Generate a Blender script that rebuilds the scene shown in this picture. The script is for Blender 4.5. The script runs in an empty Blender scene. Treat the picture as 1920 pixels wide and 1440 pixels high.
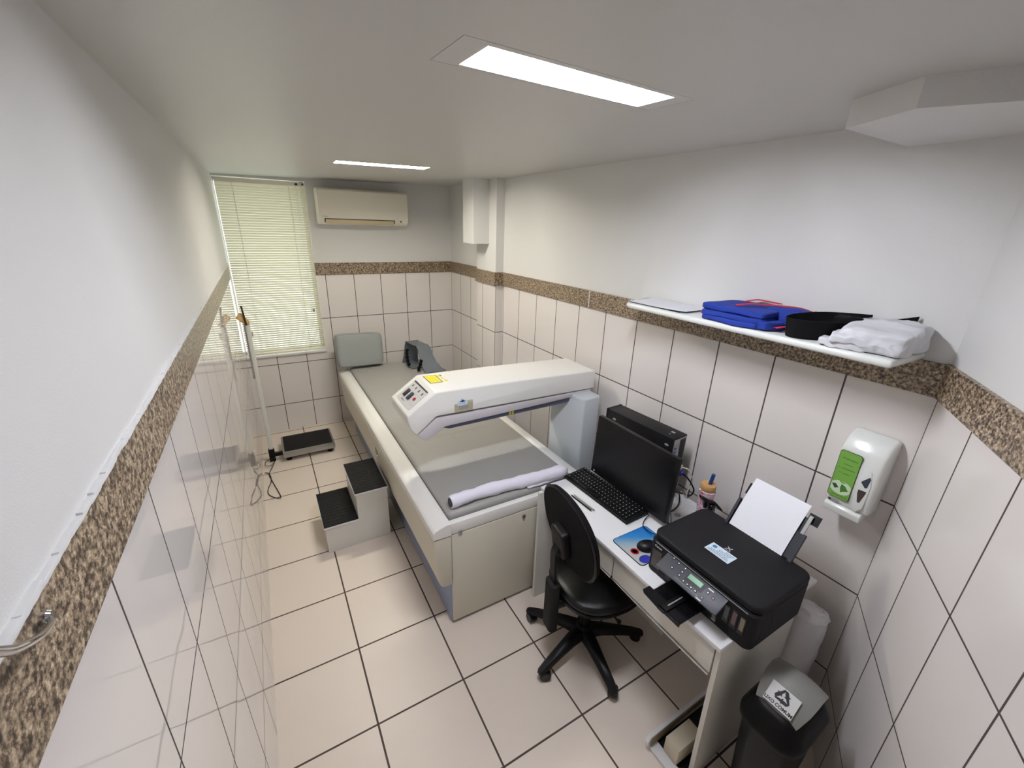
import bpy, bmesh, math, random
from mathutils import Vector, Matrix, noise, Euler
random.seed(7)
sc = bpy.context.scene
C = sc.collection
R = math.radians
PI = math.pi

# ------------------------------------------------------------------ camera, light, exposure
cd = bpy.data.cameras.new('camera'); cam = bpy.data.objects.new('camera', cd); C.objects.link(cam)
cam.location = (0.47402, -0.90659, 2.08125)
cam.rotation_euler = (1.21600, -0.02920, -0.52440)
cd.sensor_fit = 'HORIZONTAL'; cd.sensor_width = 36.0; cd.lens = 36.0 * 791.264 / 1920.0
cd.clip_start = 0.02; cd.clip_end = 100
sc.camera = cam
sc.view_settings.view_transform = 'Standard'
sc.view_settings.look = 'None'
sc.view_settings.gamma = 1.0
sc.view_settings.use_curve_mapping = False
sc.view_settings.exposure = 0.0
LAMP = 172.0
SKY = 2.2
w = bpy.data.worlds.new('sky'); sc.world = w; w.use_nodes = True
bg = w.node_tree.nodes['Background']
bg.inputs[0].default_value = (1.0, 1.0, 0.97, 1); bg.inputs[1].default_value = SKY

# ------------------------------------------------------------------ materials
def lin(c):
    return tuple(((v / 255.0) / 12.92 if v / 255.0 <= 0.04045 else ((v / 255.0 + 0.055) / 1.055) ** 2.4) for v in c) + (1.0,)
MATS = {}
def mat(name, col, rough=0.5, metal=0.0, spec=0.5, bump=0.0, bscale=200.0, var=0.0, vscale=8.0, emit=0.0, coat=0.0, sheen=0.0, trans=0.0):
    if name in MATS: return MATS[name]
    m = bpy.data.materials.new(name); m.use_nodes = True
    nt = m.node_tree; p = nt.nodes['Principled BSDF']
    c = lin(col)
    p.inputs['Base Color'].default_value = c
    p.inputs['Roughness'].default_value = rough; p.inputs['Metallic'].default_value = metal
    p.inputs['Specular IOR Level'].default_value = spec
    p.inputs['Coat Weight'].default_value = coat
    p.inputs['Sheen Weight'].default_value = sheen
    p.inputs['Transmission Weight'].default_value = trans
    if emit:
        p.inputs['Emission Color'].default_value = c; p.inputs['Emission Strength'].default_value = emit
    tc = nt.nodes.new('ShaderNodeTexCoord')
    if bump:
        n = nt.nodes.new('ShaderNodeTexNoise'); n.inputs['Scale'].default_value = bscale; n.inputs['Detail'].default_value = 3
        nt.links.new(tc.outputs['Object'], n.inputs['Vector'])
        b = nt.nodes.new('ShaderNodeBump'); b.inputs['Strength'].default_value = bump; b.inputs['Distance'].default_value = 0.002
        nt.links.new(n.outputs['Fac'], b.inputs['Height']); nt.links.new(b.outputs['Normal'], p.inputs['Normal'])
    if var:
        n = nt.nodes.new('ShaderNodeTexNoise'); n.inputs['Scale'].default_value = vscale; n.inputs['Detail'].default_value = 4
        nt.links.new(tc.outputs['Object'], n.inputs['Vector'])
        mx = nt.nodes.new('ShaderNodeMix'); mx.data_type = 'RGBA'
        mx.inputs[6].default_value = tuple(v * (1 - var) for v in c[:3]) + (1,)
        mx.inputs[7].default_value = tuple(min(1, v * (1 + var)) for v in c[:3]) + (1,)
        nt.links.new(n.outputs['Fac'], mx.inputs[0]); nt.links.new(mx.outputs[2], p.inputs['Base Color'])
    MATS[name] = m
    return m

def mnode(nt, op, a, b=None, c=None):
    n = nt.nodes.new('ShaderNodeMath'); n.operation = op
    for i, v in enumerate((a, b, c)):
        if v is None: continue
        if isinstance(v, (int, float)): n.inputs[i].default_value = v
        else: nt.links.new(v, n.inputs[i])
    return n.outputs[0]

def tile_mat(name, ua, u0, du, va, v0, dv, col, grout, gw, rough, wave=0.0, grain=0.0, grainscale=400, var=0.03, spec=0.5):
    """square tile grid laid along two object axes with dark joints"""
    m = bpy.data.materials.new(name); m.use_nodes = True
    nt = m.node_tree; p = nt.nodes['Principled BSDF']; L = nt.links.new
    tc = nt.nodes.new('ShaderNodeTexCoord'); sp = nt.nodes.new('ShaderNodeSeparateXYZ'); L(tc.outputs['Object'], sp.inputs[0])
    ds = []; ids = []
    for ax, o, d in ((ua, u0, du), (va, v0, dv)):
        t = mnode(nt, 'DIVIDE', mnode(nt, 'SUBTRACT', sp.outputs[ax], o), d)
        f = mnode(nt, 'FRACT', t); ids.append(mnode(nt, 'FLOOR', t))
        ds.append(mnode(nt, 'MULTIPLY', mnode(nt, 'MINIMUM', f, mnode(nt, 'SUBTRACT', 1.0, f)), d))
    dmin = mnode(nt, 'MINIMUM', ds[0], ds[1])
    ss = nt.nodes.new('ShaderNodeMapRange'); ss.interpolation_type = 'SMOOTHSTEP'
    L(dmin, ss.inputs[0]); ss.inputs[1].default_value = gw * 0.42; ss.inputs[2].default_value = gw * 0.62
    ss.inputs[3].default_value = 0; ss.inputs[4].default_value = 1
    cb = nt.nodes.new('ShaderNodeCombineXYZ'); L(ids[0], cb.inputs[0]); L(ids[1], cb.inputs[1])
    wn = nt.nodes.new('ShaderNodeTexWhiteNoise'); wn.noise_dimensions = '3D'; L(cb.outputs[0], wn.inputs[0])
    n1 = nt.nodes.new('ShaderNodeTexNoise'); n1.inputs['Scale'].default_value = grainscale; n1.inputs['Detail'].default_value = 2
    L(tc.outputs['Object'], n1.inputs['Vector'])
    n2 = nt.nodes.new('ShaderNodeTexNoise'); n2.inputs['Scale'].default_value = 2.5; n2.inputs['Detail'].default_value = 3
    L(tc.outputs['Object'], n2.inputs['Vector'])
    v = mnode(nt, 'ADD', mnode(nt, 'MULTIPLY', wn.outputs[0], var), mnode(nt, 'MULTIPLY', n2.outputs[0], var * 1.5))
    v = mnode(nt, 'ADD', v, mnode(nt, 'MULTIPLY', n1.outputs[0], 0.16 if grain else 0.0))
    v = mnode(nt, 'ADD', v, 1.0 - var * 1.25 - (0.08 if grain else 0.0))
    mul = nt.nodes.new('ShaderNodeMix'); mul.data_type = 'RGBA'; mul.blend_type = 'MULTIPLY'; mul.inputs[0].default_value = 1.0
    mul.inputs[6].default_value = lin(col)
    cc = nt.nodes.new('ShaderNodeCombineColor'); L(v, cc.inputs[0]); L(v, cc.inputs[1]); L(v, cc.inputs[2]); L(cc.outputs[0], mul.inputs[7])
    mx = nt.nodes.new('ShaderNodeMix'); mx.data_type = 'RGBA'; L(ss.outputs[0], mx.inputs[0])
    mx.inputs[6].default_value = lin(grout); L(mul.outputs[2], mx.inputs[7])
    L(mx.outputs[2], p.inputs['Base Color'])
    rr = nt.nodes.new('ShaderNodeMapRange'); L(ss.outputs[0], rr.inputs[0]); rr.inputs[3].default_value = 0.85; rr.inputs[4].default_value = rough
    L(rr.outputs[0], p.inputs['Roughness']); p.inputs['Specular IOR Level'].default_value = spec
    b = nt.nodes.new('ShaderNodeBump'); b.inputs['Strength'].default_value = 0.4; b.inputs['Distance'].default_value = 0.0015
    L(ss.outputs[0], b.inputs['Height'])
    last = b
    if grain:
        b2 = nt.nodes.new('ShaderNodeBump'); b2.inputs['Strength'].default_value = grain; b2.inputs['Distance'].default_value = 0.001
        n3 = nt.nodes.new('ShaderNodeTexNoise'); n3.inputs['Scale'].default_value = grainscale * 0.6; n3.inputs['Detail'].default_value = 1
        L(tc.outputs['Object'], n3.inputs['Vector'])
        L(n3.outputs[0], b2.inputs['Height']); L(b.outputs[0], b2.inputs['Normal']); last = b2
    if wave:
        b3 = nt.nodes.new('ShaderNodeBump'); b3.inputs['Strength'].default_value = 1.0; b3.inputs['Distance'].default_value = wave
        n4 = nt.nodes.new('ShaderNodeTexNoise'); n4.inputs['Scale'].default_value = 6.0; n4.inputs['Detail'].default_value = 1
        L(tc.outputs['Object'], n4.inputs['Vector'])
        L(n4.outputs[0], b3.inputs['Height']); L(last.outputs[0], b3.inputs['Normal']); last = b3
    L(last.outputs[0], p.inputs['Normal'])
    return m

def granite_mat():
    m = bpy.data.materials.new('granite'); m.use_nodes = True; nt = m.node_tree; L = nt.links.new
    p = nt.nodes['Principled BSDF']; tc = nt.nodes.new('ShaderNodeTexCoord')
    n = nt.nodes.new('ShaderNodeTexNoise'); n.inputs['Scale'].default_value = 95; n.inputs['Detail'].default_value = 5; n.inputs['Roughness'].default_value = 0.72
    L(tc.outputs['Object'], n.inputs['Vector'])
    r = nt.nodes.new('ShaderNodeValToRGB'); L(n.outputs[0], r.inputs[0])
    e = r.color_ramp.elements; e[0].position = 0.34; e[0].color = lin((40, 33, 30)); e[1].position = 0.72; e[1].color = lin((226, 212, 190))
    for pos, c in ((0.42, (84, 70, 58)), (0.49, (136, 118, 98)), (0.58, (180, 160, 134))):
        x = e.new(pos); x.color = lin(c)
    v = nt.nodes.new('ShaderNodeTexVoronoi'); v.inputs['Scale'].default_value = 120; L(tc.outputs['Object'], v.inputs['Vector'])
    vr = nt.nodes.new('ShaderNodeValToRGB'); L(v.outputs['Color'], vr.inputs[0])
    vr.color_ramp.elements[0].position = 0.15; vr.color_ramp.elements[0].color = (0.25, 0.22, 0.2, 1)
    vr.color_ramp.elements[1].position = 0.32; vr.color_ramp.elements[1].color = (1, 1, 1, 1)
    mx = nt.nodes.new('ShaderNodeMix'); mx.data_type = 'RGBA'; mx.blend_type = 'MULTIPLY'; mx.inputs[0].default_value = 0.8
    L(r.outputs[0], mx.inputs[6]); L(vr.outputs[0], mx.inputs[7]); L(mx.outputs[2], p.inputs['Base Color'])
    p.inputs['Roughness'].default_value = 0.34
    return m

def glass_mat(name, tint, gloss=0.08):
    m = bpy.data.materials.new(name); m.use_nodes = True; nt = m.node_tree; nt.nodes.remove(nt.nodes['Principled BSDF'])
    o = nt.nodes['Material Output']; t = nt.nodes.new('ShaderNodeBsdfTransparent'); t.inputs[0].default_value = tint
    g = nt.nodes.new('ShaderNodeBsdfGlossy'); g.inputs['Roughness'].default_value = 0.02
    mx = nt.nodes.new('ShaderNodeMixShader'); mx.inputs[0].default_value = gloss
    nt.links.new(t.outputs[0], mx.inputs[1]); nt.links.new(g.outputs[0], mx.inputs[2]); nt.links.new(mx.outputs[0], o.inputs[0])
    return m

def slat_mat():
    m = bpy.data.materials.new('blind_slat'); m.use_nodes = True; nt = m.node_tree; L = nt.links.new
    p = nt.nodes['Principled BSDF']; p.inputs['Base Color'].default_value = lin((218, 215, 198)); p.inputs['Roughness'].default_value = 0.45
    t = nt.nodes.new('ShaderNodeBsdfTranslucent'); t.inputs[0].default_value = lin((238, 228, 204))
    mx = nt.nodes.new('ShaderNodeMixShader'); mx.inputs[0].default_value = 0.20
    L(p.outputs[0], mx.inputs[1]); L(t.outputs[0], mx.inputs[2]); L(mx.outputs[0], nt.nodes['Material Output'].inputs[0])
    return m

WALLC = (224, 223, 221)
M_plaster = mat('white_plaster', WALLC, 0.45, spec=0.35, bump=0.25, bscale=350)
M_ceil = mat('ceiling_paint', (206, 204, 200), 0.38, spec=0.45, bump=0.12, bscale=300)
TC = (228, 222, 218); GC = (74, 64, 64)
M_tile_back = tile_mat('wall_tile_back', 0, 1.038, 0.270, 2, 0.289, 0.433, TC, GC, 0.0062, 0.13)
M_tile_right = tile_mat('wall_tile_right', 1, 1.141, 0.2734, 2, 0.289, 0.433, TC, GC, 0.0062, 0.16, wave=0.0006)
M_tile_right_end = tile_mat('wall_tile_recess', 1, 3.225, 0.265, 2, 0.289, 0.433, TC, GC, 0.0062, 0.13)
M_tile_pier = tile_mat('wall_tile_pier_side', 0, 2.3015, 0.27, 2, 0.289, 0.433, TC, GC, 0.006, 0.13)
M_tile_left = tile_mat('wall_tile_left', 1, 0.329, 0.2650, 2, 0.289, 0.433, TC, GC, 0.0055, 0.02, wave=0.0004, spec=0.6)
M_tile_front = tile_mat('wall_tile_front', 0, 0.2755, 0.272, 2, 0.289, 0.433, TC, GC, 0.0062, 0.14)
M_floor = tile_mat('floor_tile', 0, 0.2194, 0.41, 1, 0.4251, 0.41, (226, 213, 200), (74, 62, 56), 0.008, 0.34, grain=0.5, grainscale=520, var=0.03)
M_granite = granite_mat()
M_white = mat('white_lacquer', (226, 225, 221), 0.35)
M_pane = glass_mat('window_glass', (0.95, 1, 0.96, 1))
M_slat = slat_mat()
M_cream = mat('cream_enamel', (238, 233, 218), 0.4)
M_shell = mat('scanner_white_shell', (232, 230, 226), 0.35, bump=0.08, bscale=900)
M_case = mat('scanner_cream_case', (208, 203, 187), 0.38)
M_lav = mat('scanner_lavender_grey', (205, 200, 203), 0.4)
M_blue = mat('scanner_blue_plinth', (142, 153, 180), 0.45, var=0.06, vscale=30)
M_bar = mat('slate_blue_plastic', (96, 98, 122), 0.5)
M_vinyl = mat('grey_vinyl', (158, 156, 151), 0.5, bump=0.15, bscale=700, var=0.04, vscale=4)
M_foam = mat('grey_foam_vinyl', (142, 146, 144), 0.55, bump=0.1, bscale=500, var=0.04, vscale=6)
M_posgrey = mat('dark_grey_plastic', (98, 104, 110), 0.5, var=0.04, vscale=12)
M_line = mat('pale_marking', (168, 167, 162), 0.6)
M_black = mat('black_plastic', (13, 12, 14), 0.42, spec=0.22)
M_blackg = mat('black_gloss', (12, 11, 14), 0.2, spec=0.35)
M_blackf = mat('black_fabric', (11, 10, 12), 0.85, spec=0.15, bump=0.5, bscale=900)
M_leather = mat('black_leatherette', (7, 7, 8), 0.28, spec=0.35, bump=0.25, bscale=350)
M_rubber = mat('black_rubber', (26, 25, 26), 0.7, spec=0.2, bump=0.3, bscale=400)
M_darkgrey = mat('dark_grey', (46, 47, 54), 0.5, spec=0.3)
M_printer = mat('printer_black', (19, 18, 21), 0.6, spec=0.2, bump=0.35, bscale=1500)
M_panelg = mat('printer_panel', (44, 46, 56), 0.5)
M_desk = mat('desk_white_laminate', (222, 222, 224), 0.35)
M_deskp = mat('desk_panel_laminate', (216, 214, 206), 0.4)
M_steel = mat('brushed_steel', (168, 168, 166), 0.32, metal=0.9)
M_chrome = mat('chrome', (215, 215, 218), 0.08, metal=1.0)
M_grey = mat('mid_grey', (150, 150, 150), 0.5)
M_paper = mat('white_paper', (232, 233, 240), 0.6)
M_sheet = mat('lilac_white_cloth', (232, 228, 240), 0.85, bump=0.4, bscale=60)
M_blueC = mat('royal_blue_cloth', (10, 46, 142), 0.8, bump=0.5, bscale=500)
M_redC = mat('red_ribbon', (188, 40, 62), 0.7)
M_green = mat('green_label', (116, 168, 70), 0.45)
M_green2 = mat('leaf_green', (62, 120, 34), 0.5)
M_greenp = mat('pale_green', (200, 216, 190), 0.5)
M_lcd = mat('lcd_green', (104, 158, 124), 0.3)
M_yellow = mat('yellow_label', (236, 222, 30), 0.5)
M_red = mat('red_plastic', (176, 34, 44), 0.4)
M_navy = mat('navy_plastic', (26, 62, 122), 0.4)
M_vga = mat('vga_blue', (42, 50, 150), 0.4)
M_wood = mat('bamboo', (190, 146, 92), 0.5, var=0.12, vscale=30)
M_board = mat('worn_chipboard', (150, 134, 108), 0.8, var=0.35, vscale=30)
M_beige = mat('beige_card', (198, 188, 168), 0.6)
M_binlid = mat('bin_grey_flap', (120, 119, 114), 0.5)
M_wrap = mat('white_plastic_wrap', (228, 226, 228), 0.3, bump=0.5, bscale=45)
M_whitefab = mat('white_nonwoven', (208, 208, 213), 0.8, bump=0.5, bscale=70)
M_tape = mat('yellowed_tape', (206, 174, 112), 0.5, var=0.2, vscale=60)
M_colwhite = mat('scale_column_white', (214, 214, 208), 0.35)
M_pearl = mat('pearl_white_plastic', (224, 226, 222), 0.22)
M_ink = [mat('ink_cyan', (66, 76, 84), 0.3), mat('ink_magenta', (92, 66, 70), 0.3), mat('ink_yellow', (120, 108, 88), 0.3)]
M_sticker = mat('sticker_white', (206, 224, 238), 0.4)
M_text = mat('black_print', (28, 28, 32), 0.5)
M_textw = mat('white_print', (205, 207, 212), 0.5)
M_tan = mat('tan_label', (176, 168, 140), 0.5, var=0.25, vscale=120)
M_lampw = mat('lamp_frame_white', (210, 208, 204), 0.4)
M_glow = [mat('lamp_tube_cool', (243, 246, 255), 0.5, emit=LAMP), mat('lamp_tube_warm', (255, 250, 236), 0.5, emit=LAMP)]
M_reflect = mat('lamp_reflector', (240, 240, 240), 0.3)
M_indic = mat('indicator_dark', (60, 62, 60), 0.3)

# ------------------------------------------------------------------ mesh helpers
ID = Matrix.Identity(4)
WM = {}
def wmat(o):
    return WM.get(o.name, ID) if o else ID
def obj(name, bm, m, parent=None, smooth=True, ang=38):
    """link a bmesh given in world coordinates as ONE object"""
    bmesh.ops.recalc_face_normals(bm, faces=bm.faces[:])
    me = bpy.data.meshes.new(name)
    if parent is not None: bm.transform(wmat(parent).inverted())
    bm.to_mesh(me); bm.free()
    for x in (m if isinstance(m, (list, tuple)) else [m]): me.materials.append(x)
    if smooth:
        me.polygons.foreach_set('use_smooth', [True] * len(me.polygons)); me.set_sharp_from_angle(angle=R(ang))
    o = bpy.data.objects.new(name, me); C.objects.link(o)
    if parent is not None:
        o.parent = parent; WM[o.name] = wmat(parent)
    return o
def tag(o, label, cat, group=None):
    o['label'] = label; o['category'] = cat
    if group: o['group'] = group
    return o
def thing(name, label, cat, loc=(0, 0, 0), rz=0, group=None):
    o = bpy.data.objects.new(name, None); C.objects.link(o); o.empty_display_size = 0.05
    o.location = loc; o.rotation_euler = (0, 0, rz)
    WM[o.name] = Matrix.Translation(loc) @ Matrix.Rotation(rz, 4, 'Z')
    return tag(o, label, cat, group)
def base_at(o, p):
    """move a one-mesh thing's origin to its base"""
    o.data.transform(Matrix.Translation(-Vector(p))); o.location = p; return o
def struct(name, bm, m, parent=None, smooth=False):
    o = obj(name, bm, m, parent, smooth)
    if parent is None: o['kind'] = 'structure'
    return o
def NB(): return bmesh.new()
def box(bm, a, b, M=None, mi=0, bev=0, seg=2):
    x0, y0, z0 = a; x1, y1, z1 = b
    t = bmesh.new()
    vs = [t.verts.new(p) for p in ((x0, y0, z0), (x1, y0, z0), (x1, y1, z0), (x0, y1, z0), (x0, y0, z1), (x1, y0, z1), (x1, y1, z1), (x0, y1, z1))]
    for f in ((0, 3, 2, 1), (4, 5, 6, 7), (0, 1, 5, 4), (1, 2, 6, 5), (2, 3, 7, 6), (3, 0, 4, 7)):
        t.faces.new([vs[i] for i in f])
    if bev: bmesh.ops.bevel(t, geom=t.edges[:], offset=bev, segments=seg, profile=0.5, affect='EDGES', clamp_overlap=True)
    return join(bm, t, M, mi)
def join(bm, t, M=None, mi=0):
    if M is not None: t.transform(M)
    for f in t.faces: f.material_index = mi
    me = bpy.data.meshes.new('tmp'); t.to_mesh(me); t.free()
    n = len(bm.faces); bm.from_mesh(me); bpy.data.meshes.remove(me)
    bm.faces.ensure_lookup_table()
    for f in bm.faces[n:]: f.material_index = mi
    return bm
def bb(a, b, bev=0, seg=2, M=None):
    return box(NB(), a, b, M, 0, bev, seg)
def prism(bm, pts, axis, a, b, M=None, mi=0, bev=0, seg=2, bevang=None):
    """extrude a 2-D outline along an axis; pts in the other two axes (in xyz order)"""
    t = bmesh.new(); A = []; B = []
    for p, q in pts:
        def mk(v):
            c = [0, 0, 0]; o = [i for i in range(3) if i != axis]; c[o[0]] = p; c[o[1]] = q; c[axis] = v; return t.verts.new(c)
        A.append(mk(a)); B.append(mk(b))
    n = len(pts)
    t.faces.new(A); t.faces.new(B[::-1])
    for i in range(n): t.faces.new((A[i], B[i], B[(i + 1) % n], A[(i + 1) % n]))
    bmesh.ops.recalc_face_normals(t, faces=t.faces[:])
    if bev:
        es = [e for e in t.edges if len(e.link_faces) == 2 and e.calc_face_angle(0) > (bevang or 0.35)]
        bmesh.ops.bevel(t, geom=es, offset=bev, segments=seg, profile=0.5, affect='EDGES', clamp_overlap=True)
    return join(bm, t, M, mi)
def frame_of(d, up=(0, 0, 1)):
    d = Vector(d).normalized(); u = Vector(up)
    if abs(d.dot(u)) > 0.98: u = Vector((1, 0, 0))
    x = u.cross(d).normalized(); y = d.cross(x).normalized(); return x, y
def tube(bm, path, r, n=10, cap=True, mi=0, closed=False):
    P = [Vector(p) for p in path]; rs = r if isinstance(r, (list, tuple)) else [r] * len(P)
    rings = []; px = None
    for i, p in enumerate(P):
        d = (P[min(i + 1, len(P) - 1)] - P[max(i - 1, 0)])
        if closed: d = P[(i + 1) % len(P)] - P[i - 1]
        if d.length < 1e-9: d = Vector((0, 0, 1))
        d.normalize()
        if px is None: x, y = frame_of(d)
        else:
            x = (px - d * px.dot(d))
            if x.length < 1e-6: x, _ = frame_of(d)
            x.normalize(); y = d.cross(x)
        px = x
        rings.append([bm.verts.new(p + (x * math.cos(2 * PI * k / n) + y * math.sin(2 * PI * k / n)) * rs[i]) for k in range(n)])
    m = len(rings)
    for i in range(m if closed else m - 1):
        a, b = rings[i], rings[(i + 1) % m]
        for k in range(n):
            f = bm.faces.new((a[k], a[(k + 1) % n], b[(k + 1) % n], b[k])); f.material_index = mi
    if cap and not closed:
        f = bm.faces.new(rings[0][::-1]); f.material_index = mi
        f = bm.faces.new(rings[-1]); f.material_index = mi
    return bm
def smoothpath(pts, k=8):
    P = [Vector(p) for p in pts]; out = []
    for i in range(len(P) - 1):
        p0 = P[max(i - 1, 0)]; p1 = P[i]; p2 = P[i + 1]; p3 = P[min(i + 2, len(P) - 1)]
        for j in range(k):
            t = j / k
            out.append(0.5 * ((2 * p1) + (-p0 + p2) * t + (2 * p0 - 5 * p1 + 4 * p2 - p3) * t * t + (-p0 + 3 * p1 - 3 * p2 + p3) * t ** 3))
    out.append(P[-1]); return out
def lathe(bm, prof, c, n=28, M=None, mi=0):
    t = bmesh.new(); rings = []
    for r, z in prof:
        rings.append([t.verts.new((r * math.cos(2 * PI * k / n), r * math.sin(2 * PI * k / n), z)) for k in range(n)] if r > 1e-6 else [t.verts.new((0, 0, z))])
    for a, b in zip(rings, rings[1:]):
        for k in range(n):
            q = [a[k % len(a)], a[(k + 1) % n] if len(a) > 1 else None, b[(k + 1) % n] if len(b) > 1 else None, b[k % len(b)]]
            q = [v for v in q if v is not None]
            u = []
            for v in q:
                if v not in u: u.append(v)
            if len(u) > 2: t.faces.new(u)
    return join(bm, t, M if M is not None else Matrix.Translation(c or (0, 0, 0)), mi)
def frame(origin, right, up):
    r = Vector(right).normalized(); u = Vector(up).normalized(); u = (u - r * u.dot(r)).normalized(); n = r.cross(u)
    m = Matrix((( r.x, u.x, n.x, origin[0]), (r.y, u.y, n.y, origin[1]), (r.z, u.z, n.z, origin[2]), (0, 0, 0, 1))); return m
def text(bm, s, size, F, mi=0, align='CENTER', depth=0.0003, sx=1.0, bold=0.0):
    cu = bpy.data.curves.new('t', 'FONT'); cu.body = s; cu.size = size; cu.align_x = align; cu.align_y = 'CENTER'; cu.extrude = depth; cu.offset = bold
    cu.resolution_u = 3
    to = bpy.data.objects.new('t', cu); C.objects.link(to)
    dg = bpy.context.evaluated_depsgraph_get(); me = bpy.data.meshes.new_from_object(to.evaluated_get(dg))
    t = bmesh.new(); t.from_mesh(me); bpy.data.meshes.remove(me); bpy.data.objects.remove(to); bpy.data.curves.remove(cu)
    return join(bm, t, F @ Matrix.Diagonal((sx, 1, 1, 1)), mi)
def rrect(w, h, r, n=6):
    out = []
    for cx, cy, a0 in ((w / 2 - r, h / 2 - r, 0), (-w / 2 + r, h / 2 - r, 90), (-w / 2 + r, -h / 2 + r, 180), (w / 2 - r, -h / 2 + r, 270)):
        for k in range(n + 1):
            a = R(a0 + 90 * k / n); out.append((cx + r * math.cos(a), cy + r * math.sin(a)))
    return out
def plate(bm, pts, F, t0, t1, mi=0, bev=0, seg=2):
    """flat plate of a 2-D outline in frame F"""
    return prism(bm, pts, 2, t0, t1, F, mi, bev, seg)
def rec(x0, y0, x1, y1): return [(x0, y0), (x1, y0), (x1, y1), (x0, y1)]
def slab(a, b, n=(10, 10, 4), rnd=0.35, amp=0.004, fr=18, seed=0, M=None, top=None):
    """soft cloth-like slab: box with rounded ends and noise"""
    t = bmesh.new(); bmesh.ops.create_cube(t, size=2)
    bmesh.ops.subdivide_edges(t, edges=t.edges[:], cuts=n[0], use_grid_fill=True)
    c = [(a[i] + b[i]) / 2 for i in range(3)]; h = [(b[i] - a[i]) / 2 for i in range(3)]
    for v in t.verts:
        p = v.co.copy()
        l = (abs(p.x) ** 6 + abs(p.y) ** 6 + abs(p.z) ** 6) ** (1 / 6)
        q = p / max(l, 1e-6); p = p.lerp(q, rnd * 2 if rnd < 0.5 else 1)
        w_ = Vector((c[0] + p.x * h[0], c[1] + p.y * h[1], c[2] + p.z * h[2]))
        nn = Vector((noise.noise(w_ * fr + Vector((seed, 0, 0))), noise.noise(w_ * fr + Vector((0, seed + 5, 0))), noise.noise(w_ * fr + Vector((0, 0, seed + 9)))))
        w_ += nn * amp
        if top and p.z > 0: w_.z += top(w_.x, w_.y) * p.z
        w_.z = max(w_.z, a[2])
        v.co = w_
    if M is not None: t.transform(M)
    return t

# ------------------------------------------------------------------ the room
XL, XR, YB = 0.241, 2.381, 3.755
YC = -0.495; DA = 0.5462
GZ0, GZ1 = 1.588, 1.702
def cz(x, y): return 2.405 + 0.0195 * (x - 0.241) + 0.008 * y
WX0, WX1, WZ0, WZ1 = 0.243, 0.952, 0.832, 2.420     # window opening
T = 0.12
def xl(y, z):
    f = 0 if z <= 0 else min(1, z / 0.7)
    return XL - 0.022 * f * max(0, 1 - y / YB)
YF = -1.80
# floor
struct('floor', bb((XL - T, YF - 0.1, -0.1), (XR + T, YB + T, 0.0)), M_floor)
# ceiling with two openings for the recessed lights
LIGHTS = [
    dict(o=[(0.936, 0.006), (1.536, 0.056), (1.527, 0.186), (0.930, 0.137)], f=[(0.872, -0.020), (1.600, 0.038), (1.588, 0.200), (0.864, 0.146)]),
    dict(o=[(0.985, 2.170), (1.588, 2.162), (1.590, 2.300), (0.990, 2.305)], f=[(0.918, 2.150), (1.652, 2.142), (1.655, 2.318), (0.922, 2.326)])]
def ceiling():
    bm = NB(); TH = 0.16
    x0, x1 = XL - T, XR + T
    def quad(ps):
        lo = [bm.verts.new((x, y, cz(x, y))) for x, y in ps]; bm.faces.new(lo)
        hi = [bm.verts.new((x, y, cz(x, y) + TH)) for x, y in ps]; bm.faces.new(hi[::-1])
    ys = [YF - 0.1, -0.15, 0.35, 2.05, 2.42, YB + T]
    for i in range(5):
        a, b = ys[i], ys[i + 1]
        if i in (1, 3):
            h = LIGHTS[0 if i == 1 else 1]['f']; h = [(p[0], p[1]) for p in h]
            o = [(x0, a), (x1, a), (x1, b), (x0, b)]
            for k in range(4): quad([o[k], o[(k + 1) % 4], h[(k + 1) % 4], h[k]])
            for k in range(4):
                p, q = h[k], h[(k + 1) % 4]
                bm.faces.new([bm.verts.new((p[0], p[1], cz(*p))), bm.verts.new((q[0], q[1], cz(*q))), bm.verts.new((q[0], q[1], cz(*q) + TH)), bm.verts.new((p[0], p[1], cz(*p) + TH))])
        else: quad([(x0, a), (x1, a), (x1, b), (x0, b)])
    bmesh.ops.remove_doubles(bm, verts=bm.verts[:], dist=1e-5)
    return bm
struct('ceiling', ceiling(), M_ceil)
# left wall: very slightly out of true towards the camera
def wall_left():
    bm = NB(); zs = [0, 0.35, 0.7, GZ0 + 0.05, 2.60]; n = 12
    ys = [YF - 0.1 + (YB + T - YF + 0.1) * i / n for i in range(n + 1)]
    G = [[bm.verts.new((xl(y, z), y, z)) for z in zs] for y in ys]
    B = [[bm.verts.new((XL - T, y, z)) for z in zs] for y in ys]
    for i in range(n):
        for j in range(4):
            f = bm.faces.new((G[i][j], G[i + 1][j], G[i + 1][j + 1], G[i][j + 1])); f.material_index = 1 if j == 3 else 0
            bm.faces.new((B[i][j], B[i][j + 1], B[i + 1][j + 1], B[i + 1][j]))
    for i in (0, n):
        for j in range(4): bm.faces.new((G[i][j], G[i][j + 1], B[i][j + 1], B[i][j]))
    return bm
struct('wall_left', wall_left(), [M_tile_left, M_plaster], smooth=False)
def wall_box(bm, a, b, lo, hi=1, zs=GZ0 + 0.05):
    if a[2] < zs: box(bm, a, (b[0], b[1], min(zs, b[2])), mi=lo)
    if b[2] > zs: box(bm, (a[0], a[1], max(zs, a[2])), b, mi=hi)
bm = NB()
wall_box(bm, (WX1, YB, 0), (XR + T, YB + T, 2.60), 0)
wall_box(bm, (XL - T, YB, 0), (WX1, YB + T, WZ0), 0)
wall_box(bm, (XL - T, YB, WZ1), (WX1, YB + T, 2.60), 0)
wall_box(bm, (XL - T, YB, WZ0), (WX0, YB + T, WZ1), 0)
struct('wall_back', bm, [M_tile_back, M_plaster])
PY0, PY1, PX = 2.523, 2.905, 2.301          # shallow pier on the right wall
bm = NB()
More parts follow.
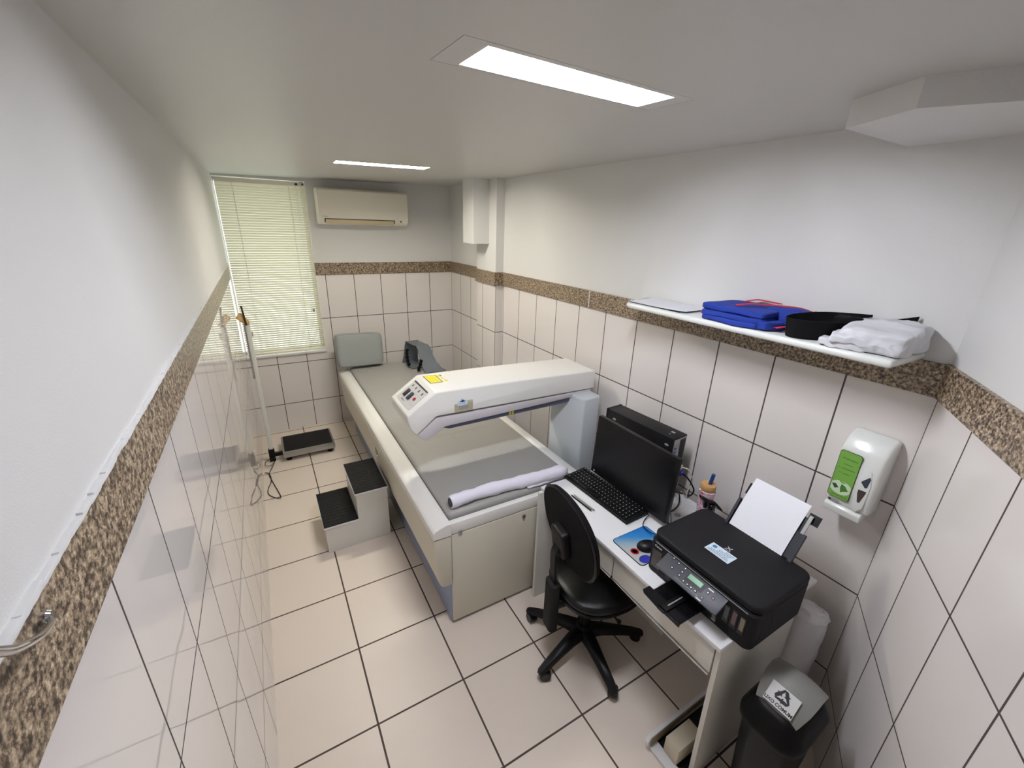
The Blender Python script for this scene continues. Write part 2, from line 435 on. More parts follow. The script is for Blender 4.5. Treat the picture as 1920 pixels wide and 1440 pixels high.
wall_box(bm, (XR, YC, 0), (XR + T, PY1, 2.60), 0)
wall_box(bm, (XR, PY1, 0), (XR + T, YB + T, 2.60), 2, 1)
wall_box(bm, (PX, PY0, 0), (XR + 0.01, PY1, 2.60), 0)
# narrow return of the pier: its own joint
box(bm, (PX + 0.0005, PY0 - 0.0006, 0), (XR, PY0 + 0.002, GZ0 + 0.05), mi=3)
struct('wall_right', bm, [M_tile_right, M_plaster, M_tile_right_end, M_tile_pier])
# angled front wall, local x runs from the right-hand corner
bm = NB()
wall_box(bm, (0, -T, 0), (2.75, 0, 2.60), 0)
WFm = Matrix.Translation((XR, YC, 0)) @ Matrix.Rotation(PI + DA, 4, 'Z') @ Matrix.Diagonal((1, -1, 1, 1))
def fw(t, off=0.0, z=0.0):
    """point on the angled wall: t along from the corner, off into the room"""
    return Vector((XR - t * math.cos(DA) - off * math.sin(DA), YC - t * math.sin(DA) + off * math.cos(DA), z))
wf = struct('wall_front', bm, [M_tile_front, M_plaster]); wf.location = (XR, YC, 0); wf.rotation_euler = (0, 0, PI + DA)
wf.data.transform(Matrix.Diagonal((1, -1, 1, 1))); wf.data.flip_normals()
# granite dado band
P_ = 0.012
bm = NB(); prism(bm, [(WX1 + 0.0, GZ0), (XR, GZ0), (XR, GZ1), (WX1, GZ1)], 1, YB - P_, YB + 0.01, bev=0.002)
struct('trim_1', bm, M_granite)
bm = NB(); box(bm, (XR - P_, PY1 - 0.0, GZ0), (XR + 0.01, YB - P_, GZ1), bev=0.002)
struct('trim_2', bm, M_granite)
bm = NB(); box(bm, (PX - 0.016, PY0 - 0.014, GZ0 - 0.002), (PX + 0.02, PY1 + 0.012, GZ1), bev=0.002); box(bm, (PX + 0.02, PY0 - 0.014, GZ0 - 0.002), (XR, PY0 + 0.01, GZ1), bev=0.002)
struct('trim_3', bm, M_granite)
bm = NB()
yj = [PY0 - 0.014, 1.705, YC + 0.004]
for a, b in zip(yj[1:], yj): box(bm, (XR - P_ - 0.002, a + 0.0008, GZ0), (XR + 0.01, b - 0.0008, GZ1), bev=0.002)
struct('trim_4', bm, M_granite)
bm = NB()
ny = 10
for i in range(ny):
    a = YF + (YB - YF) * i / ny; b = YF + (YB - YF) * (i + 1) / ny
    prism(bm, [(xl(a, 1.6) - 0.02, a), (xl(b, 1.6) - 0.02, b), (xl(b, 1.6) + 0.006, b), (xl(a, 1.6) + 0.006, a)], 2, GZ0, GZ1 + 0.004)
bmesh.ops.remove_doubles(bm, verts=bm.verts[:], dist=1e-5)
struct('trim_5', bm, M_granite)
bm = NB(); box(bm, (-0.005, -0.01, GZ0), (2.74, 0.014, GZ1 + 0.003), bev=0.002)
o = struct('trim_6', bm, M_granite); o.data.transform(Matrix.Identity(4)); o.location = (XR, YC, 0); o.rotation_euler = (0, 0, PI + DA)
o.data.transform(Matrix.Diagonal((1, -1, 1, 1))); o.data.flip_normals()
bm = NB(); yy = YF
while yy < YB - 0.02:
    w_ = random.uniform(0.02, 0.06); h_ = random.uniform(0.002, 0.007); x_ = xl(yy, 1.7)
    bm2_ = slab((x_ - 0.004, yy, GZ1 + 0.002), (x_ + 0.0072, min(YB - 0.01, yy + w_ + 0.01), GZ1 + 0.006 + h_), n=(4, 0, 0), rnd=0.3, amp=0.0015, fr=60)
    join(bm, bm2_); yy += w_
struct('trim_10', bm, mat('white_caulk', (226, 226, 226), 0.5), smooth=True)
bm = NB(); join(bm, slab((XR - 0.0155, 1.300, GZ0 + 0.004), (XR - 0.013, 1.307, GZ1 - 0.004), n=(6, 0, 0), rnd=0.3, amp=0.0015, fr=80)); join(bm, slab((XR - 0.001, 1.300, GZ0 - 0.07), (XR + 0.001, 1.305, GZ0 - 0.002), n=(6, 0, 0), rnd=0.3, amp=0.001, fr=80))
struct('trim_11', bm, MATS['white_caulk'], smooth=True)
# boxed-in ducts under the ceiling
struct('trim_7', bb((2.148, 2.656, 1.938), (XR + 0.01, 2.882, 2.50)), M_plaster)
bm = NB(); prism(bm, [(1.955, -0.195), (1.850, -0.385), (2.045, -0.69), (2.40, -0.49), (2.40, -0.195)], 2, 2.368, 2.52)
struct('trim_8', bm, M_plaster)

# window
bm = NB()
fx0, fx1, fz0, fz1, fy0, fy1 = WX0 + 0.001, WX1 - 0.001, WZ0 + 0.001, WZ1 - 0.001, YB + 0.070, YB + 0.105
for a, b in (((fx0, fz0), (fx0 + 0.004, fz1)), ((fx1 - 0.03, fz0), (fx1, fz1)), ((fx0, fz0), (fx1, fz0 + 0.03)), ((fx0, fz1 - 0.03), (fx1, fz1))):
    box(bm, (a[0], fy0, a[1]), (b[0], fy1, b[1]))
wn = struct('window_1', bm, M_white)
obj('pane', bb((fx0 + 0.02, YB + 0.086, fz0 + 0.02), (fx1 - 0.02, YB + 0.089, fz1 - 0.02)), M_pane, wn, smooth=False)
struct('trim_9', bb((XL - 0.0, YB - 0.022, WZ0 - 0.022), (WX1 + 0.008, YB + 0.07, WZ0 - 0.001), 0.003), M_white)

# ------------------------------------------------------------------ recessed ceiling lights
for i, L_ in enumerate(LIGHTS):
    lab = ['recessed white rectangular ceiling light over the desk, the larger and nearer one', 'recessed rectangular ceiling light near the air conditioner, farther from the viewer'][i]
    c = [sum(p[k] for p in L_['f']) / 4 for k in (0, 1)]
    t = thing('ceiling_light', lab, 'ceiling light', (c[0], c[1], cz(*c)), 0, None)
    bm = NB()
    f, o_ = L_['f'], L_['o']
    g = [((p[0] - c[0]) * 0.994 + c[0], (p[1] - c[1]) * 0.975 + c[1]) for p in f]
    for z0, z1 in ((0.000, 0.012),):
        for k in range(4):
            q = [g[k], g[(k + 1) % 4], o_[(k + 1) % 4], o_[k]]
            lo = [bm.verts.new((x, y, cz(x, y) + z0)) for x, y in q]; hi = [bm.verts.new((x, y, cz(x, y) + z1)) for x, y in q]
            bm.faces.new(lo); bm.faces.new(hi[::-1])
            for j in range(4): bm.faces.new((lo[j], hi[j], hi[(j + 1) % 4], lo[(j + 1) % 4]))
    obj('frame', bm, M_lampw, t, smooth=False)
    bm = NB()   # white reflector box above the opening
    D = 0.075
    for k in range(4):
        p, q = o_[k], o_[(k + 1) % 4]
        bm.faces.new([bm.verts.new((p[0], p[1], cz(*p) + 0.012)), bm.verts.new((q[0], q[1], cz(*q) + 0.012)), bm.verts.new((q[0], q[1], cz(*q) + D)), bm.verts.new((p[0], p[1], cz(*p) + D))])
    bm.faces.new([bm.verts.new((p[0], p[1], cz(*p) + D)) for p in o_])
    obj('reflector', bm, M_reflect, t, smooth=False)
    for s in (0.27, 0.73):
        bm = NB(); e0 = Vector(o_[0]).lerp(Vector(o_[3]), s); e1 = Vector(o_[1]).lerp(Vector(o_[2]), s)
        a = e0.lerp(e1, 0.012); b = e0.lerp(e1, 0.95 if i == 0 else 0.988)
        tube(bm, [(a.x, a.y, cz(a.x, a.y) + 0.036), (b.x, b.y, cz(b.x, b.y) + 0.036)], 0.016, 12)
        obj('tube', bm, M_glow[i], t)

# ------------------------------------------------------------------ venetian blind
t = thing('venetian_blind', 'cream venetian blind lowered over the narrow window beside the air conditioner', 'blind', (0.6, YB - 0.02, WZ0))
bx0, bx1 = 0.257, 0.949
yb = YB - 0.020
obj('headrail', bb((bx0, yb - 0.016, 2.375), (bx1 + 0.004, yb + 0.014, 2.408), 0.002), M_cream, t)
bm = NB(); pitch = 0.0213; zt = 2.366; n = int((zt - 0.872) / pitch)
for i in range(n + 1):
    z = zt - i * pitch; a = R(-54); hw = 0.0125
    pts = []
    for s in (-1, -0.5, 0, 0.5, 1):
        arc = 0.0016 * (1 - s * s)
        pts.append((yb + s * hw * math.cos(a) - arc * math.sin(a), z + s * hw * math.sin(a) + arc * math.cos(a)))
    pts2 = [(p[0], p[1] + 0.0006) for p in pts][::-1]
    A = [bm.verts.new((bx0, p[0], p[1])) for p in pts]; B = [bm.verts.new((bx1, p[0], p[1])) for p in pts]
    for k in range(4): bm.faces.new((A[k], A[k + 1], B[k + 1], B[k]))
obj('slats', bm, M_slat, t)
for x in (0.383, 0.815):
    bm = NB()
    for dy in (-0.013, 0.013): tube(bm, [(x, yb + dy * 0.8, 2.375), (x, yb + dy * 0.8, 0.86)], 0.0018, 5)
    obj('ladder_cord', bm, M_white, t)
obj('bottom_rail', bb((bx0, yb - 0.012, 0.845), (bx1, yb + 0.012, 0.862), 0.004), M_cream, t)
bm = NB()
for dx in (0.0, 0.012, 0.045): tube(bm, smoothpath([(0.868 + dx, yb - 0.016, 2.38), (0.872 + dx, yb - 0.021, 1.9), (0.876 + dx * 0.6, yb - 0.022, 1.262)]), 0.0011, 5)
obj('pull_cord', bm, M_white, t)
bm = NB(); box(bm, (0.866, yb - 0.030, 1.235), (0.878, yb - 0.014, 1.262), bev=0.002); obj('cord_toggle', bm, M_white, t)
bm = NB(); box(bm, (0.884, yb - 0.030, 1.238), (0.894, yb - 0.014, 1.262), bev=0.002); o = obj('cord_toggle', bm, M_black, t); o['label'] = 'black cord toggle'
obj('cord_lock', bb((0.868, yb - 0.022, 2.385), (0.890, yb - 0.015, 2.400)), M_darkgrey, t); obj('cord_lock', bb((0.925, yb - 0.022, 2.388), (0.940, yb - 0.015, 2.398)), M_darkgrey, t)

# ------------------------------------------------------------------ air conditioner
t = thing('air_conditioner', 'cream split air conditioner unit mounted high on the back wall', 'air conditioner', (1.435, YB, 2.06))
ax0, ax1 = 1.022, 1.848
bm = NB()
prof = [(YB - 0.001, 2.072), (YB - 0.001, 2.372), (YB - 0.170, 2.372), (YB - 0.196, 2.355), (YB - 0.203, 2.28), (YB - 0.200, 2.135), (YB - 0.176, 2.085), (YB - 0.150, 2.066), (YB - 0.06, 2.060)]
prism(bm, prof, 0, ax0, ax1, bev=0.006, seg=2)
obj('body', bm, M_cream, t)
bm = NB(); prism(bm, [(YB - 0.1935, 2.110), (YB - 0.1755, 2.078), (YB - 0.171, 2.084), (YB - 0.188, 2.114)], 0, 1.068, 1.715)
obj('outlet', bm, M_black, t, smooth=False)
bm = NB(); prism(bm, [(YB - 0.197, 2.104), (YB - 0.172, 2.066), (YB - 0.166, 2.069), (YB - 0.191, 2.107)], 0, 1.076, 1.706, bev=0.001)
obj('louver', bm, mat('louver_beige', (216, 200, 166), 0.4), t)
bm = NB(); tube(bm, [(1.775, YB - 0.190, 2.105), (1.775, YB - 0.197, 2.102)], 0.006, 10)
obj('sensor', bm, M_black, t)
bm = NB(); box(bm, (1.05, YB - 0.2025, 2.129), (1.10, YB - 0.2, 2.1315)); obj('badge', bm, M_grey, t)

# ------------------------------------------------------------------ bone density scanner (bed + arm)
BX0, BX1, BI0, BI1, BY0, BY1 = 1.018, 2.020, 1.115, 1.923, 0.722, 3.45
t = thing('bone_scanner', 'long cream bone density scanner table with white overhanging arm', 'medical scanner', (1.52, 2.1, 0))
def rail_prof(s):
    f = (lambda x: x) if s < 0 else (lambda x: BX0 + BX1 - x)
    return [(f(a), b) for a, b in ((BI0 - 0.001, 0.615), (BI0 - 0.001, 0.686), (1.088, 0.688), (1.060, 0.680), (1.030, 0.668), (1.019, 0.657), (1.018, 0.618))]
def case_prof(s):
    f = (lambda x: x) if s < 0 else (lambda x: BX0 + BX1 - x)
    return [(f(a), b) for a, b in ((BI0 - 0.001, 0.295), (BI0 - 0.001, 0.611), (1.021, 0.611), (1.021, 0.56), (1.032, 0.43), (1.044, 0.325), (1.056, 0.302), (1.075, 0.295))]
for s in (-1, 1):
    bm = NB(); prism(bm, rail_prof(s), 1, BY0, BY1, bev=0.003); obj('top_rail', bm, M_shell, t, ang=22)
    bm = NB(); prism(bm, case_prof(s), 1, BY0 + 0.004, BY1 - 0.004, bev=0.004); obj('side_casing', bm, M_case, t)
bm = NB(); box(bm, (1.112, 0.745, 0.012), (1.918, 3.40, 0.30), bev=0.004); obj('plinth', bm, M_blue, t)
bm = NB(); box(bm, (1.12, 0.756, 0.30), (1.92, 3.42, 0.62)); obj('bed_frame', bm, M_case, t, smooth=False)
obj('front_rail', bb((BI0 + 0.0015, 0.734, 0.609), (BI1 - 0.0015, 0.768, 0.676), 0.004), M_shell, t)
d = obj('front_door', bb((BI0 + 0.003, 0.733, 0.022), (BI1 - 0.003, 0.756, 0.604), 0.003), M_case, t)
bm = NB(); lathe(bm, [(0, -0.012), (0.006, -0.012), (0.006, 0)], None, 16, Matrix.Translation((1.548, 0.7345, 0.572)) @ Matrix.Rotation(R(-90), 4, 'X') , 0)
lathe(bm, [(0.007, -0.002), (0.0125, -0.004), (0.0125, 0.002)], None, 20, Matrix.Translation((1.548, 0.7325, 0.572)) @ Matrix.Rotation(R(-90), 4, 'X'))
obj('lock', bm, M_chrome, d)
bm = NB(); box(bm, (1.156, 0.7285, 0.590), (1.161, 0.734, 0.622)); box(bm, (1.166, 0.7285, 0.590), (1.171, 0.734, 0.622)); box(bm, (1.170, 0.7285, 0.602), (1.178, 0.734, 0.608))
obj('latch', bm, M_grey, d, smooth=False)
bm = NB(); box(bm, (BI0 + 0.004, 0.775, 0.60), (BI1 - 0.004, 3.43, 0.705), bev=0.022, seg=4)
mt = obj('mattress', bm, M_vinyl, t)
bm = NB()
for x in (1.168, 1.475, 1.795): box(bm, (x - 0.0012, 0.80, 0.7045), (x + 0.0012, 3.38, 0.7057))
for y in (1.6, 2.1, 2.8): box(bm, (1.16, y - 0.001, 0.7045), (1.80, y + 0.001, 0.7056))
obj('marking_lines', bm, M_line, mt, smooth=False)
# oval pull on the left side
bm = NB()
for rr, dep, mi in ((1.0, 0.004, 0), (0.72, 0.0055, 1)):
    pr = [(1.955 + 0.052 * rr * math.cos(2 * PI * k / 28), 0.505 + 0.043 * rr * math.sin(2 * PI * k / 28)) for k in range(28)]
    prism(bm, pr, 0, 1.028 - dep, 1.034, mi=mi)
obj('oval_handle', bm, [M_chrome, M_grey], t)
# arm
AY0, AY1 = 1.08, 1.40
up = [(1.187, 1.252), (1.6, 1.243), (2.290, 1.217), (2.290, 1.096), (1.190, 1.112), (1.182, 1.108), (1.072, 1.022), (1.040, 1.062), (1.026, 1.120), (1.028, 1.142)]
bm = NB(); prism(bm, up, 1, AY0, AY1, bev=0.018, seg=4, bevang=0.30); arm = obj('arm', bm, M_shell, t)
lo = [(1.090, 1.028), (1.186, 1.100), (2.270, 1.090), (2.270, 1.060), (1.800, 1.048), (1.236, 1.036), (1.205, 1.015), (1.130, 0.972), (1.108, 0.984), (1.078, 1.014)]
bm = NB(); prism(bm, lo, 1, AY0 + 0.010, AY1 - 0.010, bev=0.006, seg=2); obj('arm_underside', bm, M_lav, t)
bm = NB(); prism(bm, [(1.215, 1.030), (1.27, 1.008), (2.10, 1.016), (2.16, 1.062), (1.24, 1.060)], 1, AY0 + 0.030, AY1 - 0.030, bev=0.003); obj('guard_bar', bm, M_bar, t)
bm = NB()
for dx in (0, 0.020): box(bm, (1.655 + dx, AY0 + 0.0285, 1.018), (1.668 + dx, AY0 + 0.0305, 1.038))
o = obj('warning_label', bm, M_yellow, t, smooth=False); o['label'] = 'small yellow warning label under the arm'
# control panel on the sloping head
Ta = Vector((1.187, AY0, 1.252)); Cc = Vector((1.028, AY0, 1.142)); upv = (Ta - Cc).normalized()
HL = (Ta - Cc).length; Wd = AY1 - AY0
F = frame((Ta + Cc) / 2 + Vector((0, Wd / 2, 0)), (0, -1, 0), upv)
bm = NB(); plate(bm, rrect(0.225, 0.142, 0.012), F, -0.002, 0.0022, 0); cp = obj('control_panel', bm, M_grey if False else mat('panel_light_grey', (200, 200, 198), 0.45), t)
bm = NB(); plate(bm, rec(-0.104, 0.062, 0.104, 0.068), F, 0.002, 0.006); obj('panel_shade', bm, M_darkgrey, cp, smooth=False)
for k in range(4):
    bm = NB(); plate(bm, rrect(0.010, 0.017, 0.004), F @ Matrix.Translation((-0.078 + 0.052 * k, 0.038, 0)), 0.002, 0.0035); obj('indicator', bm, M_indic, cp)
for k in range(2):
    bm = NB(); plate(bm, rrect(0.034, 0.050, 0.006), F @ Matrix.Translation((-0.062 + 0.062 * k, -0.014, 0)), 0.002, 0.008, bev=0.0015); obj('rocker_switch', bm, M_darkgrey, cp)
bm = NB(); lathe(bm, [(0, 0.008), (0.009, 0.008), (0.011, 0.002)], None, 16, F @ Matrix.Translation((0.062, -0.010, 0))); obj('stop_button', bm, M_red, cp)
bm = NB(); plate(bm, rec(-0.11, 0.0135, 0.11, 0.0142), F, 0.002, 0.0026); plate(bm, rec(-0.11, -0.0432, 0.11, -0.044), F, 0.002, 0.0026)
plate(bm, rec(-0.058, -0.062, -0.020, -0.051), F, 0.002, 0.0027); plate(bm, rec(-0.012, -0.060, 0.000, -0.053), F, 0.002, 0.0027)
obj('panel_print', bm, M_grey, cp, smooth=False)
# yellow laser label on the top
bm = NB(); Ft = frame((1.245, 1.275, 1.2512), (0, -1, 0), (1, 0, -0.022))
plate(bm, rec(-0.075, -0.033, 0.050, 0.033), Ft, 0, 0.0012, 0); plate(bm, rec(-0.078, -0.037, 0.053, -0.033), Ft, 0, 0.0013, 1); plate(bm, rec(-0.078, 0.033, 0.053, 0.037), Ft, 0, 0.0013, 1)
plate(bm, rec(-0.078, -0.037, -0.075, 0.037), Ft, 0, 0.0013, 1); plate(bm, rec(0.050, -0.037, 0.053, 0.037), Ft, 0, 0.0013, 1)
for k in range(5): plate(bm, rec(-0.058 + 0.003 * (k % 2), -0.022 + 0.010 * k, 0.034 - 0.004 * (k % 3), -0.0212 + 0.010 * k), Ft, 0, 0.0015, 2)
plate(bm, rec(-0.070, 0.040, -0.045, 0.062), Ft, 0, 0.0013, 0); plate(bm, rec(-0.070, 0.058, -0.045, 0.066), Ft, 0, 0.0013, 1)
plate(bm, rec(-0.020, 0.050, 0.000, 0.064), Ft, 0, 0.0013, 0); plate(bm, rec(0.022, 0.052, 0.045, 0.070), Ft, 0, 0.0013, 0)
o = obj('yellow_label', bm, [M_yellow, M_text, mat('olive_print', (120, 110, 20), 0.5)], arm, smooth=False); o['label'] = 'yellow laser warning label with black border'
# stickers on the side of the arm
Fs = frame((1.345, AY0 - 0.0006, 1.146), (1, 0, 0), (0, 0, 1))
bm = NB(); plate(bm, rec(-0.055, -0.032, 0.055, 0.018), Fs, 0, 0.0008, 0); plate(bm, rec(0.02, 0.018, 0.055, 0.030), Fs, 0, 0.0007, 2); plate(bm, rrect(0.060, 0.026, 0.003), Fs @ Matrix.Translation((-0.008, 0.020, 0)), 0.0008, 0.0014, 1)
plate(bm, rrect(0.030, 0.020, 0.008), Fs @ Matrix.Translation((-0.008, 0.036, 0)), 0.0008, 0.0014, 1)
plate(bm, rec(-0.03, 0.014, 0.012, 0.0155), Fs, 0.0014, 0.0017, 3); plate(bm, rec(-0.028, 0.021, 0.010, 0.0222), Fs, 0.0014, 0.0017, 3); plate(bm, rrect(0.010, 0.008, 0.003), Fs @ Matrix.Translation((-0.008, 0.036, 0)), 0.0014, 0.0017, 3)
plate(bm, rec(-0.03, -0.018, 0.03, 0.002), Fs, 0.0008, 0.001, 4)
obj('rating_sticker', bm, [M_tan, M_sticker, M_beige, M_navy, M_grey], arm, smooth=False)
# upright column carrying the arm, behind the table
bm = NB()
prism(bm, [(2.132, 0.985), (2.275, 0.995), (2.275, 1.285), (2.082, 1.275)], 2, 0.30, 1.076, bev=0.014, seg=3)
obj('arm_column', bm, mat('scanner_pale_blue_grey', (204, 210, 214), 0.4), t)
bm = NB(); box(bm, (2.03, 0.95, 0.0), (2.30, 3.2, 0.30), bev=0.01); obj('column_base', bm, M_blue, t)

# rolled sheet on the table
t = thing('rolled_sheet', 'rolled up lilac white sheet lying across the near end of the grey scanner mattress', 'sheet', (1.5, 0.83, 0.705))
bm = NB(); pth = []; rad = []
for i in range(41):
    s = i / 40; x = 1.150 + 0.735 * s
    pth.append((x, 0.822 + 0.012 * math.sin(s * 5) - 0.012 * s, 0.7385 + 0.0015 * math.sin(s * 9))); rad.append(0.0325 + 0.002 * math.sin(s * 23) + 0.0015 * math.sin(s * 57) + (0.004 * s))
rad[-1] = 0.012; rad[-2] = 0.027
tube(bm, pth, rad, 24)
for v in bm.verts:
    k = noise.noise(v.co * 22) * 0.003 + noise.noise(Vector((v.co.x * 10, v.co.y * 70, v.co.z * 70))) * 0.0025
    c = Vector((v.co.x, 0.816, 0.7385)); dd = (v.co - c)
    if v.co.x > 1.155: v.co += dd.normalized() * k
    v.co.z = max(v.co.z, 0.7056)
obj('roll', bm, M_sheet, t, ang=60)
bm = NB(); lathe(bm, [(0, -0.004), (0.0235, -0.004), (0.0235, 0.002)], None, 24, Matrix.Translation((1.1495, 0.822, 0.7385)) @ Matrix.Rotation(R(90), 4, 'Y') @ Matrix.Rotation(0, 4, 'Z'))
obj('core_opening', bm, M_darkgrey, t)
bm = NB(); join(bm, slab((1.60, 0.775, 0.7057), (1.88, 0.83, 0.716), rnd=0.2, amp=0.005, fr=30)); obj('loose_fold', bm, M_sheet, t, ang=60)

# wedge cushion and leg positioner at the far end
t = tag(obj('positioning_cushion', slab((-0.225, -0.095, -0.165), (0.225, 0.095, 0.165), n=(12, 0, 0), rnd=0.30, amp=0.002, fr=8, M=Matrix.Translation((1.232, 3.44, 0.878)) @ Matrix.Rotation(R(-10), 4, 'X') @ Matrix.Rotation(R(1.5), 4, 'Y')), M_foam, ang=50),
        'grey vinyl block cushion propped on the far left end of the scanner table', 'cushion')
base_at(t, (1.232, 3.44, 0.705))
t = thing('leg_positioner', 'dark grey arched leg positioner with black straps at the far right of the scanner table', 'leg positioner', (1.80, 3.13, 0.705), 0)
bm = NB()
yn, yf = 2.985, 3.22
sec = [(1.695, 0.95), (1.725, 0.958), (1.835, 0.958), (1.868, 0.935), (1.882, 0.88), (1.900, 0.78), (1.915, 0.712)]
inn = [(1.905, 0.712), (1.872, 0.87), (1.858, 0.925), (1.83, 0.946), (1.728, 0.946), (1.70, 0.938)]
def loft(bm, A, B):
    a = [bm.verts.new(p) for p in A]; b = [bm.verts.new(p) for p in B]; n = len(a)
    bm.faces.new(a); bm.faces.new(b[::-1])
    for i in range(n): bm.faces.new((a[i], b[i], b[(i + 1) % n], a[(i + 1) % n]))
# inverted V / arch: narrow top, splayed near foot
A = [(1.700, 2.99, 0.708), (1.712, 3.02, 0.93), (1.742, 3.06, 0.958), (1.860, 3.10, 0.958), (1.888, 3.09, 0.915), (1.905, 3.02, 0.80), (1.935, 2.95, 0.708)]
Bq = [(p[0] + 0.0, p[1] - 0.03 - (0.09 if p[2] < 0.8 else 0.03), p[2] - 0.0) for p in A]
front = [(1.715, 2.955, 0.708), (1.745, 3.075, 0.945), (1.775, 3.085, 0.958), (1.862, 3.12, 0.958), (1.886, 3.11, 0.925), (1.900, 3.02, 0.82), (1.928, 2.94, 0.708)]
back = [(p[0] - 0.012, p[1] + 0.012, p[2] - 0.008) for p in front]
def strip(bm, rows, th):
    """rows of points -> a bent sheet with thickness"""
    top = [[bm.verts.new(p) for p in r] for r in rows]; bot = [[bm.verts.new((p[0] + th[0], p[1] + th[1], p[2] + th[2])) for p in r] for r in rows]
    n, m = len(rows), len(rows[0])
    for i in range(n - 1):
        for j in range(m - 1):
            bm.faces.new((top[i][j], top[i][j + 1], top[i + 1][j + 1], top[i + 1][j])); bm.faces.new((bot[i][j], bot[i + 1][j], bot[i + 1][j + 1], bot[i][j + 1]))
    for i in range(n - 1):
        for j in (0, m - 1): bm.faces.new((top[i][j], top[i + 1][j], bot[i + 1][j], bot[i][j]))
    for j in range(m - 1):
        for i in (0, n - 1): bm.faces.new((top[i][j], bot[i][j], bot[i][j + 1], top[i][j + 1]))
rows = []
for z, xa, xb, ya in ((0.950, 1.672, 1.800, 3.30), (0.958, 1.690, 1.818, 3.10), (0.952, 1.712, 1.838, 3.075), (0.92, 1.722, 1.856, 3.06), (0.85, 1.73, 1.872, 3.035), (0.78, 1.738, 1.895, 3.00), (0.735, 1.742, 1.93, 2.96), (0.710, 1.745, 1.965, 2.91)):
    rows.append([(xa + (xb - xa) * k / 4, ya, z) for k in range(5)])
strip(bm, rows, (0, 0.008, -0.008)); obj('arch_front', bm, M_posgrey, t, ang=50)
rows = []
for z, xa, xb, ya in ((0.950, 1.672, 1.800, 3.30), (0.90, 1.665, 1.80, 3.315), (0.80, 1.655, 1.805, 3.33), (0.710, 1.64, 1.81, 3.35)):
    rows.append([(xa + (xb - xa) * k / 4, ya, z) for k in range(5)])
strip(bm2 := NB(), rows, (0, -0.008, -0.004)); obj('arch_back', bm2, M_posgrey, t, ang=50)
rows = []
for y, z in ((3.10, 0.722), (3.18, 0.718), (3.27, 0.718), (3.34, 0.722)): rows.append([(1.665 + 0.13 * k / 4, y, z - 0.01 + 0.010 * math.sin(PI * k / 4)) for k in range(5)])
strip(bm3 := NB(), rows, (0, 0, -0.006)); obj('cradle', bm3, M_posgrey, t)
for q in ([(1.665, 3.22, 0.89), (1.652, 3.20, 0.84), (1.648, 3.17, 0.78), (1.656, 3.14, 0.735)], [(1.742, 3.02, 0.82), (1.722, 3.0, 0.775), (1.70, 2.985, 0.735), (1.70, 2.98, 0.72)]):
    bm = NB(); pts = smoothpath(q, 6)
    tube(bm, pts, [0.009 + 0.010 * abs(math.sin(i * 0.9)) for i in range(len(pts))], 8); obj('strap', bm, M_blackf, t)

# ------------------------------------------------------------------ step stool
t = thing('step_stool', 'white two-step wooden stool with black ribbed treads beside the scanner table', 'step stool', (0.80, 1.83, 0))
SX0, SX1, SX2, SY0, SY1 = 0.590, 0.800, 1.008, 1.628, 2.045
for y in (SY0 + 0.004, SY1 - 0.020): bm = NB(); prism(bm, [(SX0 + 0.008, 0), (SX2, 0), (SX2, 0.388), (SX1 + 0.006, 0.388), (SX1 + 0.006, 0.192), (SX0 + 0.008, 0.192)], 1, y, y + 0.016); obj('side_panel', bm, M_deskp, t, smooth=False)
obj('riser', bb((SX0 + 0.008, SY0 + 0.02, 0), (SX0 + 0.022, SY1 - 0.02, 0.192)), M_deskp, t, smooth=False); obj('riser', bb((SX1 + 0.006, SY0 + 0.02, 0.19), (SX1 + 0.020, SY1 - 0.02, 0.388)), M_deskp, t, smooth=False)
for x0, x1, z in ((SX0 - 0.004, SX1 + 0.005, 0.192), (SX1 - 0.004, SX2 + 0.004, 0.388)):
    b_ = obj('tread', bb((x0, SY0 - 0.004, z), (x1, SY1 + 0.004, z + 0.014), 0.001), M_desk, t)
    bm = NB(); box(bm, (x0 + 0.002, SY0 - 0.002, z + 0.0142), (x1 - 0.002, SY1 + 0.002, z + 0.0172))
    nx, nyy = 9, 12
    for i in range(nx):
        for j in range(nyy):
            cx = x0 + (x1 - x0) * (i + 0.5) / nx; cy = SY0 + (SY1 - SY0) * (j + 0.5) / nyy
            lathe(bm, [(0.0095, 0), (0.0080, 0.0022), (0.003, 0.003), (0, 0.003)], (cx, cy, z + 0.017), 8)
    obj('rubber_mat', bm, M_rubber, b_, ang=30)

# ------------------------------------------------------------------ platform scale
t = thing('platform_scale', 'steel platform scale with black mat and white pole in the back left corner', 'scale', (0.63, 3.22, 0))
bm = NB(); box(bm, (0.412, 3.035, 0.042), (0.856, 3.385, 0.100), bev=0.004); obj('platform', bm, M_steel, t)
obj('mat', bb((0.428, 3.052, 0.100), (0.840, 3.370, 0.106), 0.002), M_rubber, t)
for x in (0.455, 0.81):
    for y in (3.08, 3.34):
        bm = NB(); lathe(bm, [(0, 0), (0.022, 0), (0.022, 0.012), (0.012, 0.042), (0, 0.042)], (x, y, 0), 14); obj('foot', bm, M_rubber, t)
bm = NB(); box(bm, (0.335, 3.10, 0.045), (0.42, 3.135, 0.075), bev=0.003); box(bm, (0.300, 3.095, 0.0), (0.348, 3.135, 0.125), bev=0.004); obj('pole_bracket', bm, M_black, t)
bm = NB(); prism(bm, rrect(0.034, 0.026, 0.006), 2, 0.06, 1.285, Matrix.Translation((0.325, 3.115, 0))); obj('pole', bm, M_colwhite, t)
bm = NB(); prism(bm, rrect(0.012, 0.014, 0.002), 2, 0.83, 1.285, Matrix.Translation((0.303, 3.098, 0))); box(bm, (0.294, 3.09, 0.815), (0.312, 3.106, 0.845), bev=0.003); obj('side_channel', bm, M_steel, t)
